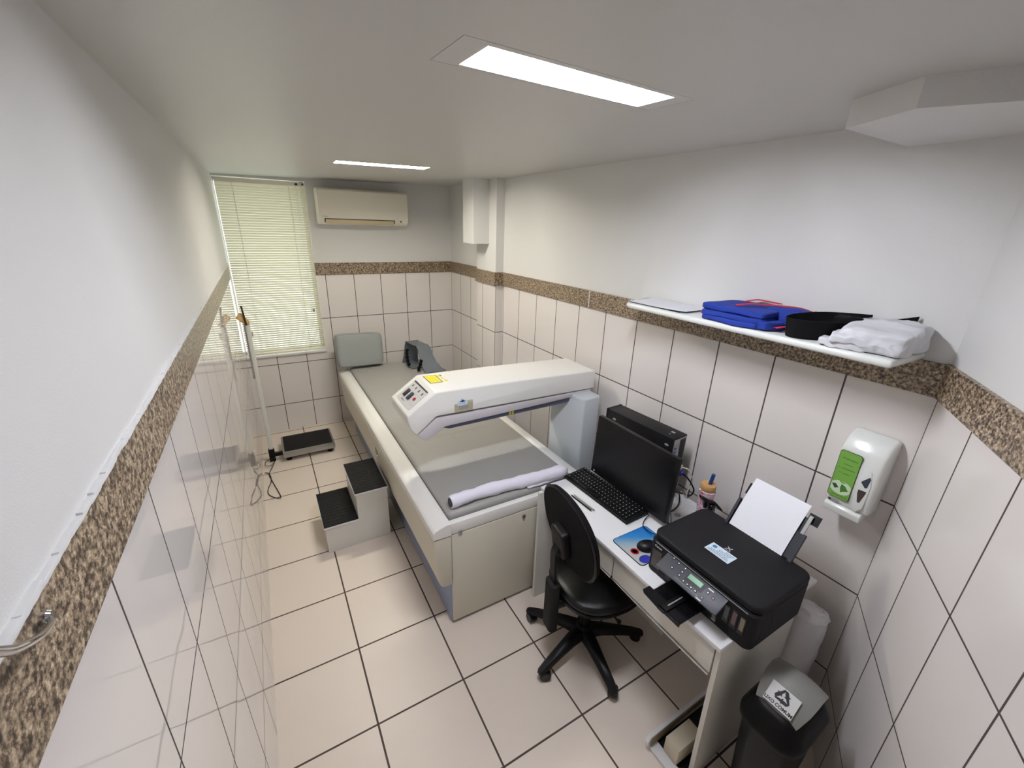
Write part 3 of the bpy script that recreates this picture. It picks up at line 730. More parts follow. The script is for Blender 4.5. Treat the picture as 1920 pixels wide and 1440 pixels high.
bm = NB(); prism(bm, [(0.252, 1.335), (0.285, 1.375), (0.312, 1.350), (0.345, 1.298), (0.343, 1.280), (0.300, 1.285)], 1, 3.09, 3.135, bev=0.006); obj('display_bracket', bm, M_tape, t)
bm = NB(); tube(bm, [(0.318, 3.086, 1.275), (0.308, 3.086, 1.41), (0.306, 3.086, 1.43)], [0.008, 0.007, 0.009], 10); obj('height_rod', bm, mat('dark_brown_rod', (48, 30, 26), 0.4), t)
bm = NB(); box(bm, (0.345, 3.10, 1.175), (0.352, 3.12, 1.215), bev=0.002); obj('clip', bm, M_steel, t)
bm = NB(); tube(bm, smoothpath([(0.345, 3.09, 0.02), (0.31, 2.98, 0.006), (0.284, 2.87, 0.006), (0.30, 2.76, 0.006), (0.318, 2.66, 0.006), (0.338, 2.56, 0.006), (0.352, 2.455, 0.006), (0.315, 2.47, 0.006), (0.272, 2.54, 0.006), (0.268, 2.62, 0.006), (0.295, 2.74, 0.007), (0.292, 2.84, 0.010), (0.270, 2.90, 0.008), (0.252, 2.905, 0.008)]), 0.0032, 6)
obj('power_cable', bm, M_black, t)
bm = NB(); tube(bm, smoothpath([(0.33, 3.08, 0.05), (0.27, 3.07, 0.03), (0.262, 3.02, 0.02), (0.30, 2.995, 0.02), (0.34, 3.04, 0.03)]), 0.0028, 6); obj('cable_loop', bm, M_black, t)

# ------------------------------------------------------------------ desk
t = thing('desk', 'white laminate desk under the wall shelf carrying computer and printer', 'desk', (1.95, 0.16, 0))
DX0, DX1, DY0, DY1, DZ = 1.632, 2.275, -0.388, 0.700, 0.755
bm = NB()
prism(bm, [(DX0, DY1 + 0.004), (DX1, DY1 + 0.004), (DX1, DY0), (DX0 + 0.008, DY0)], 2, DZ - 0.018, DZ, bev=0.0012)
obj('desktop', bm, M_desk, t)
obj('left_panel', bb((1.607, 0.672, 0.0), (2.17, 0.689, DZ - 0.0185)), M_deskp, t, smooth=False)
bm = NB(); prism(bm, [(1.652, DZ - 0.0185), (1.690, 0.012), (2.172, 0.012), (2.172, DZ - 0.0185)], 1, DY0 + 0.001, DY0 + 0.019)
obj('right_panel', bm, M_deskp, t, smooth=False)
for a, b in ((0.142, 0.665), (-0.366, 0.138)):
    dr = obj('drawer', bb((DX0 + 0.020, a + 0.0015, 0.606), (DX0 + 0.036, b - 0.0015, DZ - 0.021), 0.001), M_deskp, t)
    obj('drawer_edge', bb((DX0 + 0.014, a + 0.0015, 0.596), (DX0 + 0.024, b - 0.0015, 0.603), 0.001), M_chrome, dr)
    obj('drawer_box', bb((DX0 + 0.036, a + 0.02, 0.615), (2.02, b - 0.02, 0.70)), M_deskp, dr, smooth=False)
obj('modesty_panel', bb((2.02, 0.075, 0.09), (2.036, 0.670, 0.60), 0.0008), M_deskp, t)
bm = NB(); lathe(bm, [(0, 0.0005), (0.013, 0.0005), (0.016, 0.0015), (0.017, 0)], (2.105, 0.178, DZ), 20); obj('grommet', bm, M_grey, t)
# low open tray at the foot of the right panel, chipboard showing on the worn side
bm = NB()
prism(bm, [(1.612, 0.0), (1.598, 0.05), (1.612, 0.075), (2.10, 0.090), (2.10, 0.0)], 1, -0.232, -0.216, mi=0)
prism(bm, [(1.622, 0.004), (1.612, 0.048), (1.62, 0.062), (2.09, 0.078), (2.09, 0.045), (1.78, 0.035), (1.70, 0.004)], 1, -0.2332, -0.2318, mi=1)
box(bm, (1.615, -0.368, 0.004), (1.66, -0.232, 0.016), mi=0)
box(bm, (1.66, -0.368, 0.004), (2.10, -0.232, 0.012), mi=2)  # shadow inside the tray, painted as a flat black board
obj('foot_tray', bm, [M_desk, M_board, M_black], t, smooth=False)
t = tag(base_at(obj('power_box', bb((1.655, -0.335, 0.0165), (1.80, -0.268, 0.105), 0.003, M=None), M_beige), (1.73, -0.30, 0.0165)), 'small beige box standing in the low tray under the desk', 'box')

# ------------------------------------------------------------------ office chair
CX, CY = 1.678, 0.303
bd = Vector((-0.9903, 0.1392, 0)); sd = Vector((0.1392, 0.9903, 0)); c0 = Vector((CX, CY, 0)); Z = Vector((0, 0, 1))
t = thing('office_chair', 'black swivel office chair on five castors pulled up to the white desk', 'chair', (CX, CY, 0))
def P3(b, s, z): return c0 + bd * b + sd * s + Z * z
bm = NB()
lathe(bm, [(0, 0.06), (0.045, 0.06), (0.050, 0.10), (0.040, 0.145), (0.030, 0.15), (0, 0.15)], (CX, CY, 0), 20)
for deg in (123, 191.3, 258.9, 333.4, 47):
    a = R(deg); dv = Vector((math.cos(a), math.sin(a), 0)); sv = Vector((-dv.y, dv.x, 0))
    rings = []
    for s, wdt, zt_, zb in ((0.02, 0.034, 0.130, 0.070), (0.10, 0.030, 0.122, 0.080), (0.19, 0.025, 0.105, 0.070), (0.27, 0.022, 0.086, 0.058), (0.315, 0.020, 0.070, 0.048), (0.328, 0.012, 0.064, 0.050)):
        p = Vector((CX, CY, 0)) + dv * s
        rings.append([bm.verts.new(p + sv * q[0] * wdt + Z * q[1]) for q in ((-1, zb), (-1, zt_ - 0.012), (-0.6, zt_), (0.6, zt_), (1, zt_ - 0.012), (1, zb))])
    for A_, B_ in zip(rings, rings[1:]):
        for k in range(6): bm.faces.new((A_[k], A_[(k + 1) % 6], B_[(k + 1) % 6], B_[k]))
    bm.faces.new(rings[0]); bm.faces.new(rings[-1][::-1])
obj('star_base', bm, M_black, t, ang=50)
for deg in (123, 191.3, 258.9, 333.4, 47):
    a = R(deg); dv = Vector((math.cos(a), math.sin(a), 0)); p = Vector((CX, CY, 0)) + dv * 0.305
    th_ = a + 1.0; ax_ = Vector((math.cos(th_), math.sin(th_), 0)); off = Vector((-ax_.y, ax_.x, 0)) * 0.014
    c_ = p + off + Z * 0.0295
    bm = NB()
    for s in (-1, 1):
        Mx = Matrix.Translation(c_ + ax_ * 0.012 * s) @ frame((0, 0, 0), off.normalized(), Z)
        lathe(bm, [(0, -0.010), (0.024, -0.011), (0.0292, -0.006), (0.0292, 0.006), (0.024, 0.011), (0, 0.010)], None, 20, Mx)
    tube(bm, [p + Z * 0.03, p + Z * 0.055], 0.007, 8)
    # hood over the wheels
    hood = []
    for k in range(9):
        q = R(-10 + 200 * k / 8); hood.append(c_ + off.normalized() * 0.0315 * math.cos(q) + Z * 0.0315 * math.sin(q))
    A_ = [bm.verts.new(h - ax_ * 0.006) for h in hood]; B_ = [bm.verts.new(h + ax_ * 0.006) for h in hood]
    for k in range(8): bm.faces.new((A_[k], A_[k + 1], B_[k + 1], B_[k]))
    obj('castor', bm, M_blackg, t, ang=40)
bm = NB(); tube(bm, [P3(0, 0, 0.14), P3(0, 0, 0.27)], 0.026, 18); tube(bm, [P3(0, 0, 0.27), P3(0, 0, 0.40)], 0.015, 14); obj('gas_column', bm, M_black, t)
Fc = frame(P3(0, 0, 0), -bd, -sd.cross(bd) * 0 + sd)   # x: forward, y: side, z up (checked below)
Fz = Matrix(((-bd.x, sd.x, 0, CX), (-bd.y, sd.y, 0, CY), (0, 0, 1, 0), (0, 0, 0, 1)))
bm = NB(); box(bm, (-0.11, -0.09, 0.375), (0.10, 0.09, 0.408), Fz, bev=0.01)
box(bm, (-0.20, -0.028, 0.372), (-0.10, 0.028, 0.392), Fz, bev=0.004)
obj('mechanism', bm, M_black, t)
bm = NB(); tube(bm, [Fz @ Vector((0.03, -0.09, 0.385)), Fz @ Vector((0.02, -0.21, 0.388)), Fz @ Vector((0.02, -0.235, 0.395))], [0.005, 0.005, 0.012], 8); obj('lever', bm, M_black, t)
def pad(w, d, th, F, crown=0.012, n=44, ex=2.6, under=True, taper=0.0):
    bm = NB(); rings = []
    prof = [(0.0, 0.0), (0.55, 0.0), (0.88, 0.02), (0.97, 0.18), (1.0, 0.45), (0.985, 0.72), (0.93, 0.92), (0.80, 1.0), (0.5, 1.0 + crown * 0.8 / th), (0.0, 1.0 + crown / th)]
    for r, h in prof:
        if r == 0: rings.append([bm.verts.new(F @ Vector((0, 0, h * th)))]); continue
        ring = []
        for k in range(n):
            a = 2 * PI * k / n; cs, sn = math.cos(a), math.sin(a)
            x = math.copysign(abs(cs) ** (2 / ex), cs) * w / 2 * r; y = math.copysign(abs(sn) ** (2 / ex), sn) * d / 2 * r
            x *= (1 + taper * y / d)
            ring.append(bm.verts.new(F @ Vector((x, y, h * th))))
        rings.append(ring)
    for A_, B_ in zip(rings, rings[1:]):
        for k in range(n):
            q = [A_[k % len(A_)], A_[(k + 1) % len(A_)], B_[(k + 1) % len(B_)], B_[k % len(B_)]]; u = []
            for v in q:
                if v not in u: u.append(v)
            if len(u) > 2: bm.faces.new(u)
    return bm
seat = obj('seat', pad(0.42, 0.43, 0.055, Fz @ Matrix.Translation((0.03, 0, 0.412)), crown=0.018), M_leather, t, ang=60)
obj('seat_shell', pad(0.425, 0.435, 0.022, Fz @ Matrix.Translation((0.03, 0, 0.402)), crown=0.0), M_blackg, t, ang=60)
# backrest
tilt = R(8)
bc = P3(0.180, -0.036, 0.800)
upb = (Z * math.cos(tilt) + bd * math.sin(tilt)).normalized()
Fb = frame(bc, -sd, upb)          # normal points forward or back
nb = Vector((Fb[0][2], Fb[1][2], Fb[2][2]))
if nb.dot(bd) > 0: Fb = Fb @ Matrix.Diagonal((-1, 1, -1, 1)); 
Ff = Fb
obj('backrest', pad(0.462, 0.392, 0.040, Ff, crown=0.012, ex=2.25, taper=0.12), M_blackf, t, ang=60)
Fr = Ff @ Matrix.Rotation(PI, 4, 'Y')
bs = obj('backrest_shell', pad(0.472, 0.402, 0.014, Fr @ Matrix.Translation((0, 0, -0.014)), crown=0.010, ex=2.25, taper=0.12), mat('back_shell_black', (16, 16, 18), 0.35, spec=0.25), t, ang=60)
obj('back_cloth', pad(0.448, 0.380, 0.003, Fr @ Matrix.Translation((0, 0, -0.0015)), crown=0.0115, ex=2.25, taper=0.12), M_blackf, bs, ang=60)
bm = NB(); join(bm, slab((-0.055, -0.075, 0.0), (0.055, 0.07, 0.050), n=(8, 0, 0), rnd=0.45, amp=0, M=Fr @ Matrix.Translation((0, -0.03, 0.004)))); obj('back_bracket', bm, M_black, t, ang=60)
bp = bc + bd * 0.045 - upb * 0.045
pts = smoothpath([bp, bp + bd * 0.018 - Z * 0.05, P3(0.222, -0.01, 0.62), P3(0.212, -0.005, 0.52), P3(0.210, -0.005, 0.40)], 6)
bm = NB()
for A_, B_ in zip(pts, pts[1:]):
    pass
wv = sd * 0.022
L1 = [bm.verts.new(p + wv + bd * 0.004) for p in pts]; L2 = [bm.verts.new(p - wv + bd * 0.004) for p in pts]; L3 = [bm.verts.new(p - wv - bd * 0.004) for p in pts]; L4 = [bm.verts.new(p + wv - bd * 0.004) for p in pts]
for k in range(len(pts) - 1):
    for a_, b_ in ((L1, L2), (L2, L3), (L3, L4), (L4, L1)): bm.faces.new((a_[k], b_[k], b_[k + 1], a_[k + 1]))
bm.faces.new((L1[0], L4[0], L3[0], L2[0])); bm.faces.new((L1[-1], L2[-1], L3[-1], L4[-1]))
obj('back_bar', bm, M_black, t)
bm = NB(); prism(bm, rrect(0.088, 0.050, 0.020), 2, 0.215, 0.500, Matrix.Translation(P3(0.210, -0.005, 0)) @ Matrix.Rotation(math.atan2(sd.y, sd.x), 4, 'Z'), bev=0.006, seg=2, bevang=0.8)
obj('bar_sleeve', bm, M_rubber, t)
bm = NB(); box(bm, (-0.20, -0.030, 0.335), (-0.05, 0.030, 0.372), Fz, bev=0.008); obj('bar_arm', bm, M_black, t)

# ------------------------------------------------------------------ things on the desk
# keyboard
KC = Vector((1.887, 0.483, DZ)); kr = R(2.4)
t = thing('keyboard', 'black computer keyboard on the desk in front of the monitor', 'keyboard', KC, kr)
T_KB = t; Km = Matrix.Translation(KC) @ Matrix.Rotation(kr, 4, 'Z')
bm = NB(); prism(bm, [(-0.078, 0.002), (0.078, 0.002), (0.078, 0.022), (0.070, 0.024), (-0.074, 0.012), (-0.078, 0.008)], 1, -0.238, 0.238, Km, bev=0.002); obj('body', bm, M_black, t)
bm = NB()
def key(x, y, wx, wy):
    z = 0.0125 + 0.012 * (x + 0.074) / 0.144
    box(bm, (x - wx / 2, y - wy / 2, z), (x + wx / 2, y + wy / 2, z + 0.0055), Km, bev=0.0012, seg=1)
for r_ in range(6):
    x = -0.058 + r_ * 0.0225 + (0.004 if r_ == 5 else 0); y = 0.228
    k = 0
    if r_ == 0:
        for wy in (0.022, 0.018, 0.018, 0.105, 0.018, 0.018, 0.018, 0.022): key(x, y - wy / 2, 0.019, wy - 0.003); y -= wy + 0.0008
    else:
        nn = 15
        for k in range(nn): key(x, y - 0.0095 - 0.0002, 0.0185, 0.0162); y -= 0.0190
    y = -0.075
    if r_ in (0, 3, 4, 5) or r_ == 1:
        for k in range(3):
            if r_ == 1 and k != 1: y -= 0.0185; continue
            key(x, y, 0.0185, 0.0158); y -= 0.0185
    y = -0.143
    for k in range(4): key(x, y, 0.0185, 0.0175) if r_ < 5 or k > 3 else None; y -= 0.0215
obj('keys', bm, M_black, t, smooth=False)
bm = NB()
for r_ in range(6):
    for k in range(21):
        if r_ == 0 and 3 < k < 12: continue
        xx = -0.055 + r_ * 0.0225 + 0.002; yy = 0.214 - k * 0.0212
        z = 0.0125 + 0.012 * (xx + 0.074) / 0.144 + 0.0056
        box(bm, (xx - 0.002, yy - 0.0018, z), (xx + 0.002, yy + 0.0014, z + 0.0003), Km)
obj('key_legends', bm, M_textw, t, smooth=False)

# monitor
MX = 1.955; my0, my1, mz0, mz1 = 0.135, 0.672, 0.786, 1.128
t = thing('monitor', 'black widescreen computer monitor, switched off, on the desk', 'monitor', (MX + 0.06, 0.40, DZ))
T_MON = t; Mm = Matrix.Translation((MX, 0, mz0)) @ Matrix.Rotation(R(3), 4, 'Y') @ Matrix.Translation((0, 0, -mz0))
bm = NB(); box(bm, (0, my0, mz0), (0.028, my1, mz1), Mm, bev=0.003)
box(bm, (0.028, my0 + 0.08, mz0 + 0.05), (0.052, my1 - 0.08, mz1 - 0.06), Mm, bev=0.008); obj('housing', bm, M_black, t)
bm = NB(); box(bm, (-0.0006, my0 + 0.014, mz0 + 0.022), (0.0005, my1 - 0.014, mz1 - 0.014), Mm); obj('screen', bm, mat('screen_off', (9, 8, 11), 0.3, spec=0.3), t, smooth=False)
bm = NB(); box(bm, (-0.0012, my1 - 0.030, mz0 + 0.010), (0, my1 - 0.022, mz0 + 0.018), Mm); obj('power_mark', bm, M_textw, t, smooth=False)
bm = NB(); box(bm, (2.005, 0.37, DZ + 0.01), (2.045, 0.44, 0.98), bev=0.006); obj('stand', bm, M_black, t)
bm = NB(); prism(bm, rrect(0.15, 0.20, 0.03), 2, DZ + 0.0005, DZ + 0.010, Matrix.Translation((2.045, 0.405, 0)), bev=0.002); obj('stand_base', bm, M_blackg, t)

# desktop computer
PC0 = Vector((2.203, 0.546, DZ)); pr_ = R(4.0); Pm = Matrix.Translation(PC0) @ Matrix.Rotation(pr_, 4, 'Z')
t = thing('desktop_computer', 'black slim desktop computer standing upright behind the monitor', 'computer', PC0, pr_)
bm = NB(); box(bm, (-0.058, -0.225, 0.004), (0.058, 0.225, 0.345), Pm, bev=0.003); obj('case', bm, mat('case_black', (18, 17, 19), 0.5, spec=0.25), t)
bm = NB(); box(bm, (-0.060, 0.222, 0.002), (0.060, 0.236, 0.347), Pm, bev=0.004); obj('front_bezel', bm, M_black, t)
bm = NB(); box(bm, (-0.050, -0.2275, 0.02), (0.050, -0.2245, 0.338), Pm); obj('back_plate', bm, M_steel, t, smooth=False)
bm = NB(); box(bm, (-0.046, -0.2285, 0.21), (-0.010, -0.227, 0.31), Pm, mi=0); box(bm, (0.0, -0.2285, 0.20), (0.044, -0.227, 0.33), Pm, mi=1)
for k in range(10):
    box(bm, (0.004, -0.2295, 0.206 + 0.012 * k), (0.040, -0.2284, 0.209 + 0.012 * k), Pm, mi=2)
for k in range(4): box(bm, (-0.044, -0.2300, 0.222 + 0.02 * k), (-0.028, -0.2284, 0.232 + 0.02 * k), Pm, mi=3)
for k in range(6): box(bm, (-0.040, -0.2292, 0.03 + 0.022 * k), (0.040, -0.2277, 0.043 + 0.022 * k), Pm, mi=1)
obj('port_panel', bm, [M_grey, M_darkgrey, M_black, M_navy], t, smooth=False)
for y in (-0.19, 0.17): bm = NB(); lathe(bm, [(0, 0.003), (0.006, 0.003), (0.008, 0)], None, 12, Pm @ Matrix.Translation((-0.058, y, 0.30)) @ Matrix.Rotation(R(-90), 4, 'Y') @ Matrix.Diagonal((0.8, 1.6, 1, 1))); obj('side_stud', bm, M_grey, t)
bm = NB(); box(bm, (0.004, -0.182, 0.3450), (0.020, -0.160, 0.3456), Pm); box(bm, (-0.022, -0.176, 0.3450), (-0.014, -0.170, 0.3456), Pm); obj('top_mark', bm, M_grey, t, smooth=False)
Pb = lambda x, z, dy=0: Pm @ Vector((x, -0.228 - dy, z))
bm = NB(); box(bm, (-0.045, -0.268, 0.186), (0.0, -0.2302, 0.200), Pm, bev=0.002); box(bm, (-0.047, -0.262, 0.168), (0.004, -0.2302, 0.182), Pm, bev=0.002)
tube(bm, smoothpath([Pb(-0.03, 0.193, 0.035), Pb(0.0, 0.19, 0.07), Pb(0.03, 0.12, 0.09), Pb(0.02, 0.05, 0.075), Pb(0.035, 0.012, 0.07), Pb(0.06, 0.006, 0.02)]), 0.0032, 7)
obj('data_cable', bm, mat('ivory_cable', (196, 192, 178), 0.45), t)['label'] = 'ivory white plugs and cable'
bm = NB(); box(bm, (-0.010, -0.272, 0.136), (0.018, -0.2302, 0.162), Pm, bev=0.003)
tube(bm, smoothpath([Pb(0.004, 0.149, 0.042), Pb(0.014, 0.13, 0.075), Pb(0.04, 0.07, 0.10), Pb(0.045, 0.02, 0.08), Pb(0.05, 0.006, 0.03), Pb(0.0, 0.006, -0.03)]), 0.0042, 8, mi=1)
obj('monitor_cable', bm, [M_vga, M_black], t)['label'] = 'black cable with blue plug'
bm = NB(); box(bm, (-0.042, -0.258, 0.060), (-0.015, -0.2302, 0.085), Pm, bev=0.003)
tube(bm, smoothpath([Pb(-0.03, 0.072, 0.03), Pb(-0.035, 0.05, 0.07), Pb(-0.06, 0.012, 0.09), Pb(-0.11, 0.006, 0.10), Vector((2.06, 0.20, 0.762)), Vector((1.99, 0.14, 0.765)), Vector((1.94, 0.090, 0.763)), Vector((1.90, 0.085, 0.763))]), 0.004, 7)
obj('power_cord', bm, M_black, t)
# bundled cables beside the printer
bm = NB()
random.seed(3)
for k in range(7):
    q = []
    for j in range(7):
        s = j / 6
        q.append((1.955 - 0.075 * s + random.uniform(-0.008, 0.008), 0.125 - 0.055 * s + random.uniform(-0.006, 0.006), 0.765 + 0.028 * math.sin(PI * s) * random.uniform(0.3, 1.2) + 0.004 * (k % 3)))
    tube(bm, smoothpath(q, 4), 0.0036, 6)
tube(bm, [(1.915, 0.083, 0.768), (1.915, 0.112, 0.768)], 0.016, 8)
tag(base_at(obj('cable_bundle', bm, M_black), (1.92, 0.10, DZ)), 'black tied bundle of cable between the printer and monitor', 'cable')
bm = NB(); tube(bm, smoothpath([(1.960, 0.232, 0.772), (1.925, 0.225, 0.762), (1.875, 0.190, 0.768), (1.865, 0.135, 0.772), (1.90, 0.100, 0.772), (1.93, 0.095, 0.768)]), 0.0022, 6)
obj('keyboard_cable', bm, M_black, T_KB)
bm = NB(); tube(bm, smoothpath([(1.985, 0.205, 0.79), (2.0, 0.19, 0.83), (1.985, 0.17, 0.87), (2.01, 0.155, 0.82), (2.02, 0.15, 0.775), (1.98, 0.12, 0.764), (1.945, 0.10, 0.77)]), 0.002, 6)
obj('audio_cable', bm, M_black, T_MON)

# mouse pad and mouse
def pad_mat():
    m = bpy.data.materials.new('mouse_pad_print'); m.use_nodes = True; nt = m.node_tree; L = nt.links.new; p = nt.nodes['Principled BSDF']
    tc = nt.nodes.new('ShaderNodeTexCoord'); sp = nt.nodes.new('ShaderNodeSeparateXYZ'); L(tc.outputs['Object'], sp.inputs[0])
    d = mnode(nt, 'ADD', mnode(nt, 'MULTIPLY', sp.outputs[0], 2.2), mnode(nt, 'MULTIPLY', sp.outputs[1], 4.0))
    r = nt.nodes.new('ShaderNodeValToRGB'); L(mnode(nt, 'ADD', d, 0.5), r.inputs[0])
    e = r.color_ramp.elements; e[0].position = 0.0; e[0].color = lin((176, 178, 172)); e[1].position = 0.92; e[1].color = lin((18, 108, 184))
    for po, c in ((0.35, (168, 172, 172)), (0.55, (126, 156, 176)), (0.72, (40, 124, 188))): x = e.new(po); x.color = lin(c)
    L(r.outputs[0], p.inputs['Base Color']); p.inputs['Roughness'].default_value = 0.6
    return m
pc = Vector((1.79, 0.105, DZ)); t = thing('mouse_pad', 'blue and white printed mouse pad on the desk under the black mouse', 'mouse pad', pc)
bm = NB(); prism(bm, rrect(0.215, 0.185, 0.018), 2, DZ + 0.0003, DZ + 0.003, Matrix.Translation((pc.x, pc.y, 0))); obj('edge', bm, M_black, t)
bm = NB(); prism(bm, rrect(0.210, 0.180, 0.016), 2, 0.0031, 0.0036); o = obj('print', bm, pad_mat(), None, smooth=False); o.parent = t; WM[o.name] = wmat(t)
bm = NB(); Fp = Matrix.Translation((1.722, 0.092, DZ + 0.0037)) @ Matrix.Rotation(0.4, 4, 'Z')
for k in range(4): plate(bm, rrect(0.038, 0.014, 0.004), Fp @ Matrix.Rotation(k * PI / 4, 4, 'Z'), 0, 0.0004)
obj('red_motif', bm, M_red, t, smooth=False)
bm = NB(); Fp = Matrix.Translation((1.728, 0.036, DZ + 0.0037))
plate(bm, [(0.030 * math.cos(a_) * 1.0, 0.022 * math.sin(a_)) for a_ in [2 * PI * k / 20 for k in range(20)]], Fp, 0, 0.0004); obj('blue_motif', bm, M_vga, t, smooth=False)
bm = NB()
Fm = Matrix.Translation((1.790, 0.078, DZ + 0.0042)) @ Matrix.Rotation(R(-28), 4, 'Z')
tt = bmesh.new(); bmesh.ops.create_uvsphere(tt, u_segments=28, v_segments=16, radius=1)
for v in tt.verts:
    v.co = Vector((v.co.x * 0.052 * (1 - 0.0 * v.co.x), v.co.y * 0.033 * (1 - 0.10 * v.co.x), max(v.co.z, -0.25) * 0.028 + 0.007))
join(bm, tt, Fm)
t = thing('mouse', 'black computer mouse on the blue mouse pad', 'mouse', (1.790, 0.078, DZ + 0.004))
obj('shell', bm, M_black, t, ang=60)
bm = NB(); lathe(bm, [(0, -0.003), (0.009, -0.003), (0.009, 0.003), (0, 0.003)], None, 14, Fm @ Matrix.Translation((0.028, 0, 0.026)) @ Matrix.Rotation(R(90), 4, 'X')); obj('scroll_wheel', bm, M_darkgrey, t)
bm = NB(); tube(bm, smoothpath([Fm @ Vector((0.048, 0, 0.008)), Fm @ Vector((0.070, 0.010, 0.006)), Vector((1.885, 0.060, 0.762)), Vector((1.92, 0.085, 0.764))]), 0.002, 6); obj('mouse_cable', bm, M_black, t)

# pens
for nm, lab, a, b, m_, r_ in (('pen', 'silver pen on the desk, nearer the keyboard of the two', (1.745, 0.560), (1.752, 0.405), M_steel, 0.0042), ('pen', 'black pen on the desk, nearer the chair of the two', (1.730, 0.562), (1.738, 0.407), M_black, 0.0042)):
    t = thing(nm, lab, 'pen', ((a[0] + b[0]) / 2, (a[1] + b[1]) / 2, DZ), 0, 'pens on the desk')
    A_ = Vector((a[0], a[1], DZ + r_)); B_ = Vector((b[0], b[1], DZ + r_)); v_ = (B_ - A_)
    bm = NB(); tube(bm, [A_, A_ + v_ * 0.08, A_ + v_ * 0.12, B_], [0.0012, r_, r_, r_], 10); obj('barrel', bm, m_, t)
    bm = NB(); tube(bm, [A_ + v_ * 0.97, B_ + v_ * 0.05], 0.0032, 8); obj('button', bm, M_chrome, t)

# tumbler
def cupmat():
    m = bpy.data.materials.new('tumbler_print'); m.use_nodes = True; nt = m.node_tree; L = nt.links.new; p = nt.nodes['Principled BSDF']
    tc = nt.nodes.new('ShaderNodeTexCoord'); n = nt.nodes.new('ShaderNodeTexNoise'); n.inputs['Scale'].default_value = 55; n.inputs['Detail'].default_value = 2; n.inputs['Distortion'].default_value = 2.0
    L(tc.outputs['Object'], n.inputs['Vector']); r = nt.nodes.new('ShaderNodeValToRGB'); L(n.outputs[0], r.inputs[0]); r.color_ramp.interpolation = 'CONSTANT'
    e = r.color_ramp.elements; e[0].position = 0; e[0].color = lin((40, 42, 96)); e[1].position = 0.64; e[1].color = lin((222, 60, 92))
    for po, c in ((0.40, (206, 206, 226)), (0.50, (236, 220, 226)), (0.57, (232, 130, 152))): x = e.new(po); x.color = lin(c)
    L(r.outputs[0], p.inputs['Base Color']); p.inputs['Roughness'].default_value = 0.3
    return m
tb = Vector((2.180, 0.098, DZ)); t = thing('tumbler', 'red and blue patterned tumbler with bamboo lid and blue straw behind the printer', 'tumbler', tb)
bm = NB(); lathe(bm, [(0, 0.001), (0.028, 0.001), (0.030, 0.006), (0.037, 0.165), (0.037, 0.172), (0.030, 0.176), (0, 0.176)], None, 30); o = obj('cup', bm, cupmat(), None, ang=50); o.parent = t; WM[o.name] = wmat(t)
bm = NB(); lathe(bm, [(0, 0.176), (0.033, 0.176), (0.0345, 0.180), (0.0345, 0.204), (0.033, 0.207), (0, 0.207)], tb, 30); obj('lid', bm, M_wood, t)
bm = NB(); tube(bm, [tb + Vector((0.004, -0.002, 0.200)), tb + Vector((0.006, -0.010, 0.262))], 0.0085, 12); obj('straw', bm, M_navy, t)
bm = NB(); q = smoothpath([tb + Vector((-0.040, 0.006, 0.150)), tb + Vector((-0.047, -0.008, 0.152)), tb + Vector((-0.030, -0.034, 0.140)), tb + Vector((0.0, -0.046, 0.128)), tb + Vector((0.020, -0.078, 0.098))], 6)
tube(bm, q, [0.005 + 0.004 * math.sin(PI * i / (len(q) - 1)) for i in range(len(q))], 8)
join(bm, slab((-0.018, -0.010, -0.026), (0.018, 0.010, 0.026), n=(6, 0, 0), rnd=0.45, amp=0.003, fr=40, M=Matrix.Translation(tb + Vector((-0.012, -0.046, 0.098)))))
join(bm, slab((-0.022, -0.008, -0.020), (0.022, 0.008, 0.020), n=(6, 0, 0), rnd=0.45, amp=0.003, fr=40, M=Matrix.Translation(tb + Vector((-0.034, -0.022, 0.125))) @ Matrix.Rotation(R(40), 4, 'Z')))
o = obj('carry_strap', bm, M_blackg, t, ang=60)

# ------------------------------------------------------------------ printer
qx0, qx1, qy0, qy1, qz1 = 1.705, 2.045, -0.440, 0.012, 0.905
t = thing('printer', 'black inkjet printer with upright paper feed on the near end of the desk', 'printer', (1.875, -0.21, DZ))
bm = NB(); prism(bm, rrect(qx1 - qx0, qy1 - qy0, 0.028), 2, DZ + 0.003, qz1, Matrix.Translation(((qx0 + qx1) / 2, (qy0 + qy1) / 2, 0)), bev=0.003, seg=1, bevang=0.9); obj('body', bm, M_printer, t)
bm = NB(); prism(bm, rrect(qx1 - qx0 - 0.004, qy1 - qy0 + 0.002, 0.040), 2, qz1 + 0.002, 0.936, Matrix.Translation(((qx0 + qx1) / 2 + 0.006, (qy0 + qy1) / 2, 0)), bev=0.007, seg=3, bevang=0.9); lid = obj('lid', bm, M_printer, t)
bm = NB(); box(bm, (qx0 - 0.0008, qy0 + 0.03, qz1 - 0.003), (qx0 + 0.001, qy1 - 0.03, qz1 - 0.0015)); obj('edge_line', bm, M_grey, t, smooth=False)
# sticker on the lid
Fs = frame((1.842, -0.205, 0.9362), (0, -1, 0), (1, 0, 0))
bm = NB(); plate(bm, rec(-0.050, -0.029, 0.050, 0.029), Fs, 0, 0.0006, 0)
plate(bm, [(0.009 * math.cos(2 * PI * k / 16) - 0.032, 0.009 * math.sin(2 * PI * k / 16) + 0.012) for k in range(16)], Fs, 0.0006, 0.0009, 2)
random.seed(5)
for (y, x0_, x1_) in ((0.019, 0.010, 0.046), (0.010, -0.012, 0.040), (0.001, -0.014, 0.034), (-0.008, -0.036, 0.036), (-0.016, -0.042, 0.040)):
    x = x0_
    while x < x1_:
        w_ = random.uniform(0.003, 0.009); plate(bm, rec(x, y - 0.0013, min(x + w_, x1_), y + 0.0013), Fs, 0.0006, 0.0009, 1); x += w_ + 0.0014
plate(bm, rec(-0.044, -0.0232, 0.044, -0.0222), Fs, 0.0006, 0.0009, 1)
